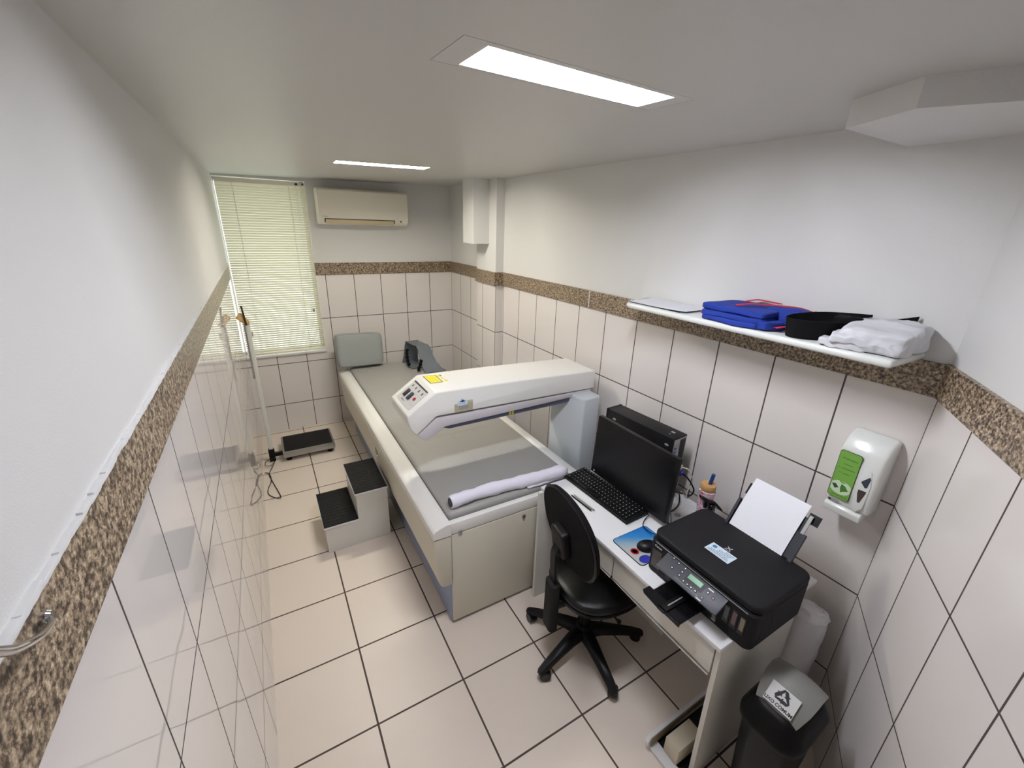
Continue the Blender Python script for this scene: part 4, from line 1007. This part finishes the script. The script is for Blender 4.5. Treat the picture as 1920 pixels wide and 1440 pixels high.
obj('sticker', bm, [M_sticker, M_text, mat('sticker_blue', (70, 120, 176), 0.5)], lid, smooth=False)
bm = NB(); Fx = frame((1.892, -0.208, 0.9362), (0, -1, 0), (1, 0, 0))
for a in (0.75, -0.75): plate(bm, rec(-0.013, -0.0016, 0.013, 0.0016), Fx @ Matrix.Rotation(a, 4, 'Z'), 0, 0.0004)
plate(bm, rec(-0.014, -0.0150, 0.014, -0.0135), Fx, 0, 0.0004); obj('lid_mark', bm, M_textw, lid, smooth=False)
# tilted control panel
pT = Vector((1.712, 0, 0.898)); pB = Vector((1.648, 0, 0.862)); yc = (-0.070 + -0.330) / 2
F = frame((pT + pB) / 2 + Vector((0, yc - 0.010, 0.002)), (0, -1, 0), pT - pB)
PW, PH = 0.262, (pT - pB).length + 0.012
bm = NB(); plate(bm, rrect(PW, PH, 0.003, 2), F, -0.012, 0, bev=0.001); cpn = obj('control_panel', bm, M_panelg, t)
bm = NB(); plate(bm, rec(-0.022, -0.014, 0.052, 0.028), F, 0, 0.0006); obj('screen_bezel', bm, M_black, cpn, smooth=False)
bm = NB(); plate(bm, rec(-0.016, 0.000, 0.040, 0.019), F, 0.0006, 0.0012); obj('lcd_screen', bm, M_lcd, cpn, smooth=False)
bts = [(-0.098, 0.026, 0), (-0.072, 0.022, 0), (-0.080, -0.008, 0), (-0.042, 0.022, 0), (-0.042, 0.004, 0), (-0.042, -0.013, 0), (-0.018, -0.020, 0), (0.000, -0.021, 0), (0.016, -0.021, 0), (0.034, -0.021, 0), (0.068, 0.004, 0), (0.092, 0.000, 1), (0.064, -0.024, 2)]
for x, y, k in bts:
    bm = NB(); plate(bm, rrect(0.012, 0.012, 0.0045, 3), F @ Matrix.Translation((x, y, 0)), 0, 0.0012, 0); plate(bm, rrect(0.0055, 0.0048, 0.0015, 2), F @ Matrix.Translation((x, y, 0)), 0.0012, 0.0015, 1)
    obj('button', bm, [M_black, (M_textw, M_red, M_grey)[k]], cpn, smooth=False)
bm = NB()
for x, y, w_ in ((-0.070, 0.034, 0.012), (0.070, 0.019, 0.022), (0.058, -0.037, 0.020)): plate(bm, rec(x - w_ / 2, y - 0.002, x + w_ / 2, y + 0.002), F, 0, 0.0006)
plate(bm, rec(-0.05, -0.0300, 0.05, -0.0295), F, 0, 0.0005)
obj('panel_print', bm, M_textw, cpn, smooth=False)
# front face details
bm = NB(); text(bm, 'Canon', 0.0135, frame((qx0 - 0.0008, -0.034, 0.886), (0, -1, 0), (0, 0, 1)), bold=0.0002); o = obj('lettering', bm, M_textw, t, smooth=False); o['label'] = 'white lettering on the front'
bm = NB(); box(bm, (qx0 - 0.0015, -0.055, 0.785), (qx0 + 0.001, -0.012, 0.868), mi=0); obj('side_window', bm, mat('smoke_window', (64, 60, 58), 0.15), t, smooth=False)
for k in range(3):
    y = -0.345 - 0.0285 * k
    bm = NB(); box(bm, (qx0 - 0.0020, y - 0.011, 0.805), (qx0 + 0.001, y + 0.011, 0.880), mi=0, bev=0.0008); box(bm, (qx0 - 0.003, y - 0.007, 0.822), (qx0 - 0.001, y + 0.007, 0.874), mi=1)
    o = obj('ink_window', bm, [M_blackg, M_ink[k]], t, smooth=False); o['label'] = ('grey-blue ink window', 'reddish ink window', 'yellowish ink window')[k]
bm = NB(); box(bm, (qx0 - 0.0012, -0.315, 0.770), (qx0 + 0.001, -0.290, 0.782)); box(bm, (qx0 - 0.0012, -0.315, 0.786), (qx0 + 0.001, -0.290, 0.790)); obj('front_badge', bm, M_grey, t, smooth=False)
bm = NB(); box(bm, (qx0 + 0.055, qy0 - 0.0012, 0.79), (qx0 + 0.058, qy0 + 0.002, 0.84)); box(bm, (qx0 + 0.11, qy0 - 0.0010, 0.80), (qx0 + 0.112, qy0 + 0.002, 0.89)); obj('side_slots', bm, M_blackg, t, smooth=False)
# output tray
bm = NB(); box(bm, (1.56, -0.272, 0.788), (1.72, -0.118, 0.793), bev=0.001); box(bm, (1.555, -0.275, 0.786), (1.562, -0.18, 0.800), bev=0.001)
tr = obj('output_tray', bm, M_blackg, t)
bm = NB(); box(bm, (1.545, -0.215, 0.795), (1.70, -0.185, 0.800), bev=0.001); prism(bm, [(1.548, -0.19), (1.556, -0.112), (1.565, -0.10), (1.60, -0.10), (1.60, -0.19)], 2, 0.793, 0.797); obj('tray_extension', bm, M_black, tr)
bm = NB(); box(bm, (1.585, -0.203, 0.800), (1.665, -0.199, 0.8015)); obj('tray_rib', bm, M_grey, tr, smooth=False)
bm = NB(); box(bm, (1.70, -0.30, 0.775), (1.708, -0.09, 0.855)); obj('output_slot', bm, M_blackg, t, smooth=False)
# rear paper support and sheet
a0 = Vector((2.034, 0, 0.930)); a1 = Vector((2.158, 0, 1.128)); sl = (a1 - a0).normalized(); nrm = Vector((-sl.z, 0, sl.x))
Fq = frame((a0.x, -0.222, a0.z), (0, -1, 0), sl)
LQ = (a1 - a0).length
bm = NB(); plate(bm, rec(-0.128, -0.03, 0.140, 0.12), Fq, -0.012, -0.005, bev=0.001); plate(bm, rec(-0.105, 0.12, 0.118, LQ * 0.78), Fq, -0.016, -0.012)
plate(bm, rec(-0.128, -0.03, -0.118, 0.125), Fq, -0.010, 0.006); plate(bm, rec(0.128, -0.03, 0.142, 0.118), Fq, -0.010, 0.006)
sp_ = obj('paper_support', bm, M_darkgrey, t, smooth=False)
bm = NB(); plate(bm, rec(0.119, 0.118, 0.131, 0.195), Fq, -0.008, 0.0, 0); obj('support_slide', bm, M_steel, sp_)
bm = NB(); plate(bm, rec(0.112, 0.165, 0.152, 0.205), Fq, -0.020, -0.013); plate(bm, rec(-0.124, 0.150, -0.100, 0.200), Fq, -0.020, -0.013); obj('support_flap', bm, M_black, sp_, smooth=False)
bm = NB(); NS = 14; rows = []
for i in range(NS + 1):
    s = -0.02 + (LQ + 0.015) * i / NS; bend = 0.012 * max(0, (s / LQ)) ** 3
    r_ = []
    for x in (-0.112, -0.05, 0.0, 0.05, 0.105):
        p = Fq @ Vector((x, s, 0.001 - bend)); r_.append((p.x, p.y, p.z))
    rows.append(r_)
strip(bm, rows, (0.0002, 0, 0.0009)); tag(base_at(obj('paper_sheet', bm, M_paper, ang=70), (2.03, -0.22, 0.915)), 'white paper standing in the rear feed of the black printer', 'paper')

# ------------------------------------------------------------------ wall shelf and the things on it
SZ0, SZ1 = GZ1 + 0.001, 1.730
t = tag(obj('wall_shelf', (lambda b: prism(b, [(2.119, -0.425), (2.379, -0.428), (2.379, 0.825), (2.150, 0.742), (2.128, 0.722), (2.119, 0.690)], 2, SZ0, SZ1, bev=0.012, seg=4))(NB()), M_pearl), 'long white shelf with rounded edge resting on the granite band of the right wall', 'shelf')
base_at(t, (2.38, 0.2, SZ0))
# sheets of paper
bm = NB(); rows = []
for i in range(9):
    s = i / 8; r_ = []
    for j in range(5):
        u = j / 4; x = 2.152 + 0.215 * u; y = 0.735 - 0.365 * s + 0.02 * u
        r_.append((x, y, SZ1 + 0.0045 + 0.016 * max(0, s - 0.55) ** 1.5 * (1.2 - u)))
    rows.append(r_)
strip(bm, rows, (0, 0, -0.0008))
tag(base_at(obj('paper_sheet', bm, M_paper, ang=70), (2.26, 0.55, SZ1)), 'white paper sheets at the far left end of the shelf', 'paper')
bm = NB(); box(bm, (2.146, 0.40, SZ1 + 0.0003), (2.35, 0.722, SZ1 + 0.0032)); tag(base_at(obj('folder', bm, M_darkgrey, smooth=False), (2.25, 0.56, SZ1)), 'thin dark folder edge showing under the white paper on the shelf', 'folder')
# folded blue cloth
t = thing('folded_apron', 'folded royal blue cloth with red ties in the middle of the shelf', 'cloth', (2.25, 0.17, SZ1))
def fold(a, b, seed, M=None, amp=0.006): return slab(a, b, n=(20, 0, 0), rnd=0.36, amp=amp, fr=13, seed=seed, M=M)
def turn(cx, cy, deg): return Matrix.Translation((cx, cy, 0)) @ Matrix.Rotation(R(deg), 4, 'Z') @ Matrix.Translation((-cx, -cy, 0))
zz = SZ1
bm = NB()
for k, (hh, x0_, y0_, y1_, a_) in enumerate(((0.025, 2.122, 0.060, 0.325, -2), (0.024, 2.124, 0.052, 0.335, 2), (0.028, 2.130, 0.050, 0.338, 0))):
    join(bm, fold((x0_, y0_, zz + 0.0005), (2.362, y1_, zz + hh), k * 3 + 1, turn(2.25, 0.2, a_))); zz += hh - 0.003
obj('layers', bm, M_blueC, t, ang=70)
bm = NB(); join(bm, fold((2.235, -0.025, SZ1 + 0.002), (2.365, 0.13, SZ1 + 0.078), 21, turn(2.3, 0.05, 14), 0.010)); obj('tucked_end', bm, M_blueC, t, ang=70)
bm = NB(); join(bm, fold((2.140, 0.020, SZ1 + 0.001), (2.235, 0.105, SZ1 + 0.036), 28, turn(2.19, 0.06, -18), 0.008)); obj('tucked_end', bm, M_blueC, t, ang=70)
for q in ([(2.175, 0.20, 1.806), (2.23, 0.165, 1.813), (2.29, 0.11, 1.812), (2.33, 0.03, 1.812), (2.355, -0.015, 1.80)], [(2.33, 0.255, 1.804), (2.355, 0.215, 1.815), (2.352, 0.16, 1.815), (2.33, 0.10, 1.816)], [(2.16, 0.352, 1.750), (2.175, 0.340, 1.765), (2.23, 0.342, 1.768)], [(2.165, 0.016, 1.748), (2.20, 0.002, 1.752), (2.26, -0.022, 1.755), (2.31, -0.035, 1.775), (2.345, -0.030, 1.805)]):
    pts = smoothpath(q, 6); rows = []
    for i, p in enumerate(pts):
        dd = (pts[min(i + 1, len(pts) - 1)] - pts[max(i - 1, 0)]).normalized(); sv = Vector((-dd.y, dd.x, 0)).normalized() * 0.008
        rows.append([tuple(p + sv), tuple(p + Vector((0, 0, 0.003))), tuple(p - sv)])
    bm = NB(); strip(bm, rows, (0, 0, -0.002)); obj('red_tie', bm, M_redC, t, ang=60)
t.location.y -= 0.048
# black strap
t = thing('black_strap', 'coiled wide black fabric strap on the shelf between blue cloth and white bag', 'strap', (2.25, -0.16, SZ1))
bm = NB(); q = [(2.348, -0.26), (2.342, -0.19), (2.318, -0.125), (2.265, -0.085), (2.200, -0.068), (2.150, -0.080), (2.136, -0.120), (2.160, -0.165), (2.205, -0.200), (2.250, -0.222)]
pts = smoothpath([(a, b, 0) for a, b in q], 6); n_ = len(pts); rows = []
for i, p in enumerate(pts):
    s_ = i / (n_ - 1); h = 0.070; z0 = SZ1 + 0.001 + 0.026 * max(0, 1 - s_ / 0.5)
    if s_ > 0.5: z0 = SZ1 + 0.001
    dd = (pts[min(i + 1, n_ - 1)] - pts[max(i - 1, 0)]).normalized(); nr = Vector((-dd.y, dd.x, 0)); lean = 0.028 * (s_ - 0.15)
    rows.append([tuple(Vector((p.x, p.y, z0)) - nr * lean * (u - 0.3) + Vector((0, 0, h * u))) for u in (0, 0.33, 0.66, 1)])
strip(bm, rows, (0.004, 0.0035, 0)); obj('loop', bm, M_blackf, t, ang=60)
bm = NB(); rows = []
for i in range(15):
    s_ = i / 14; x = 2.300 + 0.060 * s_; y = -0.22 - 0.16 * s_; z = SZ1 + 0.066 + 0.022 * s_ - 0.012 * math.sin(PI * s_)
    rows.append([(x, y, z), (x + 0.004, y, z + 0.024)])
strip(bm, rows, (0.003, 0.001, 0)); obj('tail', bm, M_blackf, t)
bm = NB(); join(bm, slab((2.248, -0.262, SZ1 + 0.014), (2.318, -0.180, SZ1 + 0.088), n=(10, 0, 0), rnd=0.45, amp=0.012, fr=25, seed=4)); obj('buckle_end', bm, M_blackf, t, ang=70)
# crumpled bundle in a bag
t = thing('white_bag', 'crumpled white fabric bundle in a bag at the near end of the shelf', 'bag', (2.26, -0.33, SZ1))
def crumple(bm, a1=0.012, f1=13, a2=0.003, f2=30, ridged=True):
    for v in bm.verts:
        p = v.co; n1 = 1 - abs(noise.noise(p * f1) * 2.2); n2 = 1 - abs(noise.noise(p * f2 + Vector((3, 1, 7))) * 2.2)
        k = Vector((noise.noise(p * 9), noise.noise(p * 9 + Vector((5, 0, 0))), 0))
        v.co = p + Vector((k.x * a1, k.y * a1, 0)) + (p - Vector((2.26, -0.33, SZ1))).normalized() * (n1 * a1 + n2 * a2 - a1 * 0.7)
        v.co.z = max(v.co.z, SZ1 + 0.0006); v.co.x = min(v.co.x, XR - 0.004)
bm = NB(); join(bm, slab((2.140, -0.438, SZ1 + 0.001), (2.366, -0.245, SZ1 + 0.070), n=(44, 0, 0), rnd=0.44, amp=0.004, fr=12, seed=12, top=lambda x, y: 0.026 * math.sin(min(1, max(0, (x - 2.15) / 0.22)) * 2.2) - 0.12 * max(0, (y + 0.29))))
crumple(bm); obj('bundle', bm, M_whitefab, t, ang=60)
for (a, b, sd_, dg) in (((2.128, -0.345, SZ1 + 0.0006), (2.215, -0.195, SZ1 + 0.026), 3, 14), ((2.128, -0.39, SZ1 + 0.018), (2.225, -0.225, SZ1 + 0.050), 8, 16)):
    bm = NB(); join(bm, slab(a, b, n=(26, 0, 0), rnd=0.34, amp=0.007, fr=22, seed=sd_, M=turn((a[0] + b[0]) / 2, (a[1] + b[1]) / 2, dg)))
    for v in bm.verts: v.co.z = max(v.co.z, SZ1 + 0.0006) + 0.002 * math.sin(v.co.y * 160)
    for v in bm.verts: v.co.z = max(v.co.z, SZ1 + 0.0006)
    obj('loose_layer', bm, M_whitefab, t, ang=60)

# ------------------------------------------------------------------ soap dispenser on the right wall
t = thing('soap_dispenser', 'white wall soap dispenser with green leaf label above the printer', 'dispenser', (XR, -0.392, 1.08))
dy0, dy1 = -0.457, -0.318
bm = NB(); prism(bm, [(XR - 0.0005, 1.105), (XR - 0.0005, 1.405), (XR - 0.035, 1.412), (XR - 0.075, 1.392), (XR - 0.104, 1.352), (XR - 0.112, 1.300), (XR - 0.112, 1.190), (XR - 0.104, 1.120), (XR - 0.080, 1.105)], 1, dy0, dy1, bev=0.012, seg=3, bevang=0.4)
bd_ = obj('body', bm, M_pearl, t, ang=50)
Fl = frame((XR - 0.1128, -0.360, 1.2415), (0, -1, 0), (0, 0, 1))
bm = NB(); plate(bm, rrect(0.072, 0.196, 0.010), Fl @ Matrix.Translation((0, 0, 0)), 0, 0.0010, 1); plate(bm, rrect(0.068, 0.192, 0.009), Fl, 0.001, 0.0018, 0)
pts = [(0.036 * math.cos(2 * PI * k / 24), 0.028 * math.sin(2 * PI * k / 24) - 0.052) for k in range(24)]; pts = [(max(-0.032, min(0.032, x)), y) for x, y in pts]
plate(bm, pts, Fl, 0.0018, 0.0021, 2)
plate(bm, [(-0.030, -0.046), (-0.018, -0.042), (-0.006, -0.054), (-0.018, -0.062)], Fl, 0.0021, 0.0024, 3)
plate(bm, [(0.000, -0.036), (0.013, -0.040), (0.026, -0.056), (0.010, -0.064), (0.004, -0.072), (-0.001, -0.052)], Fl, 0.0021, 0.0024, 4)
plate(bm, [(-0.014, -0.020), (-0.002, -0.024), (0.014, -0.028), (0.004, -0.033), (-0.006, -0.030)], Fl, 0.0021, 0.0024, 0)
random.seed(9)
for y, a, b, h in ((0.068, -0.022, 0.026, 0.004), (0.046, -0.014, 0.014, 0.003), (0.028, -0.028, -0.022, 0.003), (0.028, -0.016, 0.026, 0.003), (0.008, -0.020, -0.014, 0.003), (0.008, -0.008, 0.014, 0.003), (-0.086, -0.022, 0.018, 0.003), (-0.086, 0.022, 0.028, 0.003)):
    x = a
    while x < b:
        w_ = random.uniform(0.0018, 0.0036); hh = h * random.uniform(0.7, 1.1); plate(bm, rec(x, y - hh / 2, min(x + w_, b), y + hh / 2), Fl, 0.0018, 0.0021, 5); x += w_ + 0.0008
obj('label_plate', bm, [M_green, M_darkgrey, M_greenp, mat('leaf_dark', (44, 80, 40), 0.5), M_green2, mat('label_print', (62, 104, 44), 0.5)], bd_, smooth=False)
Fw = frame((XR - 0.1128, -0.425, 1.22), (0, -1, 0), (0, 0, 1))
bm = NB(); plate(bm, [(-0.018, 0.092), (0.008, 0.075), (0.019, 0.02), (0.016, -0.075), (0.0, -0.098), (-0.014, -0.09), (-0.020, -0.02)], Fw, -0.002, 0.003, bev=0.0015); fl = obj('front_lever', bm, M_pearl, bd_)
bm = NB(); plate(bm, [(0.008, 0.055), (0.013, 0.048), (0.010, 0.012), (0.004, 0.008), (-0.011, 0.024), (-0.011, 0.029)], Fw, 0.003, 0.0038); obj('level_window', bm, mat('window_dark_blue', (50, 58, 72), 0.2), fl, smooth=False)
bm = NB(); plate(bm, [(-0.012, -0.006), (0.012, -0.004), (0.012, -0.012), (0.003, -0.056), (-0.004, -0.056), (-0.012, -0.020)], Fw, 0.003, 0.0038); obj('level_window', bm, mat('window_brown', (66, 58, 56), 0.2), fl, smooth=False)
bm = NB(); prism(bm, [(XR - 0.118, 1.108), (XR - 0.108, 1.118), (XR - 0.06, 1.108), (XR - 0.06, 1.090), (XR - 0.104, 1.078), (XR - 0.116, 1.082)], 1, -0.445, -0.325, bev=0.003); obj('push_tray', bm, M_pearl, t)
bm = NB(); plate(bm, rrect(0.036, 0.011, 0.005), frame((XR - 0.1125, -0.350, 1.1285), (0, -1, 0), (0, 0, 1)), 0, 0.001); plate(bm, rrect(0.009, 0.008, 0.003), frame((XR - 0.1125, -0.338, 1.1285), (0, -1, 0), (0, 0, 1)), 0.001, 0.0014, 1); obj('badge', bm, [M_grey, M_darkgrey], bd_, smooth=False)

# ------------------------------------------------------------------ plastic wrapped roll in the corner
t = thing('paper_roll', 'tall roll in white plastic wrapping standing in the corner behind the bin', 'paper roll', (2.255, -0.405, 0))
rc = Vector((2.262, -0.398, 0))
bm = NB(); pth = []; rad = []
for i in range(25):
    s = i / 24; pth.append(rc + Vector((-0.010 * (1 - s), -0.004 + 0.0 * s, 0.002 + 0.60 * s))); rad.append(0.070 + 0.0015 * math.sin(s * 30))
tube(bm, pth, rad, 28)
for v in bm.verts: v.co += Vector((noise.noise(v.co * 16), noise.noise(v.co * 16 + Vector((7, 0, 0))), 0)) * 0.0045
obj('roll', bm, M_wrap, t, ang=70)
bm = NB(); pth = [rc + Vector((0, -0.003, 0.595)), rc + Vector((0.002, -0.002, 0.618)), rc + Vector((0.006, 0, 0.630)), rc + Vector((0.010, 0, 0.640))]
tube(bm, smoothpath(pth, 5), [0.071, 0.072, 0.070, 0.068, 0.064, 0.060, 0.056, 0.052, 0.048, 0.042, 0.034, 0.030, 0.022, 0.016, 0.012, 0.006], 28)
for v in bm.verts: v.co += Vector((noise.noise(v.co * 45), noise.noise(v.co * 45 + Vector((7, 0, 0))), noise.noise(v.co * 40 + Vector((0, 9, 0))))) * 0.013
obj('gathered_top', bm, M_wrap, t, ang=30)

# ------------------------------------------------------------------ waste bin
t = thing('waste_bin', 'black swing-top waste bin with grey flap in the corner beside the desk', 'bin', (1.835, -0.545, 0))
M_bin = mat('bin_black', (8, 7, 8), 0.45, spec=0.14)
bcx, bcy = 1.832, -0.552
brot = R(2)
Bm = Matrix.Translation((bcx, bcy, 0)) @ Matrix.Rotation(brot, 4, 'Z')
def shell(bm, levels, n=8, M=Bm, cap=(True, True)):
    rings = []
    for w_, h_, r_, z in levels: rings.append([bm.verts.new(M @ Vector((x, y, z))) for x, y in rrect(w_, h_, r_, n)])
    m = len(rings[0])
    for A_, B_ in zip(rings, rings[1:]):
        for k in range(m): bm.faces.new((A_[k], A_[(k + 1) % m], B_[(k + 1) % m], B_[k]))
    if cap[0]: bm.faces.new(rings[0][::-1])
    if cap[1]: bm.faces.new(rings[-1])
obj('body', (lambda b: (shell(b, [(0.19, 0.125, 0.04, 0.002), (0.20, 0.135, 0.045, 0.01), (0.255, 0.180, 0.055, 0.505), (0.262, 0.184, 0.055, 0.512)]), b)[1])(NB()), M_bin, t, ang=50)
obj('lid', (lambda b: (shell(b, [(0.272, 0.190, 0.060, 0.500), (0.286, 0.202, 0.064, 0.508), (0.288, 0.204, 0.064, 0.532), (0.276, 0.194, 0.060, 0.545), (0.262, 0.182, 0.058, 0.560), (0.225, 0.160, 0.055, 0.592), (0.19, 0.14, 0.05, 0.604)]), b)[1])(NB()), M_bin, t, ang=50)
# grey flap: a barrel-shaped dome whose left face slopes towards the room
bm = NB(); rows = []
prof = [(-0.105, 0.560), (-0.100, 0.585), (-0.082, 0.612), (-0.050, 0.643), (-0.018, 0.664), (0.02, 0.672), (0.055, 0.662), (0.085, 0.635), (0.105, 0.600), (0.110, 0.57)]
for x, z in prof:
    r_ = []
    wy = 0.083 - 0.030 * (abs(x - 0.01) / 0.12) ** 3
    for k in range(9):
        u = -1 + 2 * k / 8; r_.append(tuple(Bm @ Vector((x, u * wy, z + 0.010 - 0.014 * u * u))))
    rows.append(r_)
bmf = NB(); strip(bmf, rows, (0, 0, -0.004))
for j in (0, 8):
    A_ = [bmf.verts.new(r[j]) for r in rows]; c_ = Vector(rows[0][j]).lerp(Vector(rows[-1][j]), 0.5); c_.z = 0.565
    cv = bmf.verts.new(c_)
    for a_, b_ in zip(A_, A_[1:]): bmf.faces.new((a_, b_, cv))
fp = obj('swing_flap', bmf, M_binlid, t, ang=50)
p0 = Bm @ Vector((-0.094, 0, 0.611)); p1 = Bm @ Vector((-0.040, 0, 0.6625)); mid = (p0 + p1) / 2
uu = (p1 - p0).normalized()
Fg = frame(mid, Bm.to_3x3() @ Vector((0, -1, 0)), uu); nn_ = Vector((Fg[0][2], Fg[1][2], Fg[2][2]))
Fg = Matrix.Translation(nn_ * 0.004) @ Fg
bm = NB(); Fg = Fg @ Matrix.Diagonal((0.86, 0.86, 1, 1)); plate(bm, rec(-0.052, -0.040, 0.052, 0.040), Fg, 0, 0.0010, 0)
text(bm, 'LIXO COMUM', 0.0175, Fg @ Matrix.Translation((0, -0.029, 0.0012)), mi=1, bold=0.0006, sx=0.92)
def chasing(bm, F, R0, mi):
    """three bent chasing arrows arranged as a triangle"""
    for k in range(3):
        M = F @ Matrix.Rotation(-k * 2 * PI / 3, 4, 'Z'); s = R0
        # left limb of the top bend, flat top, right limb ending in an arrow head
        plate(bm, [(-0.62 * s, 0.34 * s), (-0.24 * s, 1.00 * s), (0.06 * s, 1.00 * s), (-0.30 * s, 0.16 * s)], M, 0, 0.0005, mi)
        plate(bm, [(-0.08 * s, 1.00 * s), (0.26 * s, 1.00 * s), (0.58 * s, 0.52 * s), (0.76 * s, 0.62 * s), (0.52 * s, 0.06 * s), (-0.02 * s, 0.14 * s), (0.18 * s, 0.26 * s), (0.02 * s, 0.56 * s)], M, 0, 0.0006, mi)
chasing(bm, Fg @ Matrix.Translation((0.0, 0.008, 0.0011)), 0.028, 1)
o = obj('sign', bm, [mat('sign_white', (206, 206, 204), 0.5), M_text], fp, smooth=False); o['label'] = 'white sticker with recycling arrows'

# ------------------------------------------------------------------ chrome hook on the left band
t = thing('wall_hook', 'chrome coat hook fixed to the granite band of the left wall', 'hook', (0.225, -0.40, 1.69))
hx = xl(-0.41, 1.70) + 0.006
HB = (hx, -0.383, 1.684)
HP = [(hx + 0.005, -0.383, 1.684), (hx + 0.013, -0.398, 1.688), (hx + 0.020, -0.430, 1.703), (hx + 0.023, -0.458, 1.720), (hx + 0.023, -0.480, 1.736), (hx + 0.022, -0.497, 1.754)]
bm = NB(); lathe(bm, [(0, 0), (0.0085, 0), (0.0085, 0.006), (0.006, 0.009), (0, 0.009)], None, 16, Matrix.Translation((hx, HB[1], HB[2])) @ Matrix.Rotation(R(90), 4, 'Y')); obj('base', bm, M_chrome, t)
bm = NB(); q = smoothpath(HP, 6)
tube(bm, q, [0.0030 + 0.0016 * i / (len(q) - 1) for i in range(len(q))], 10); obj('arm', bm, M_chrome, t)
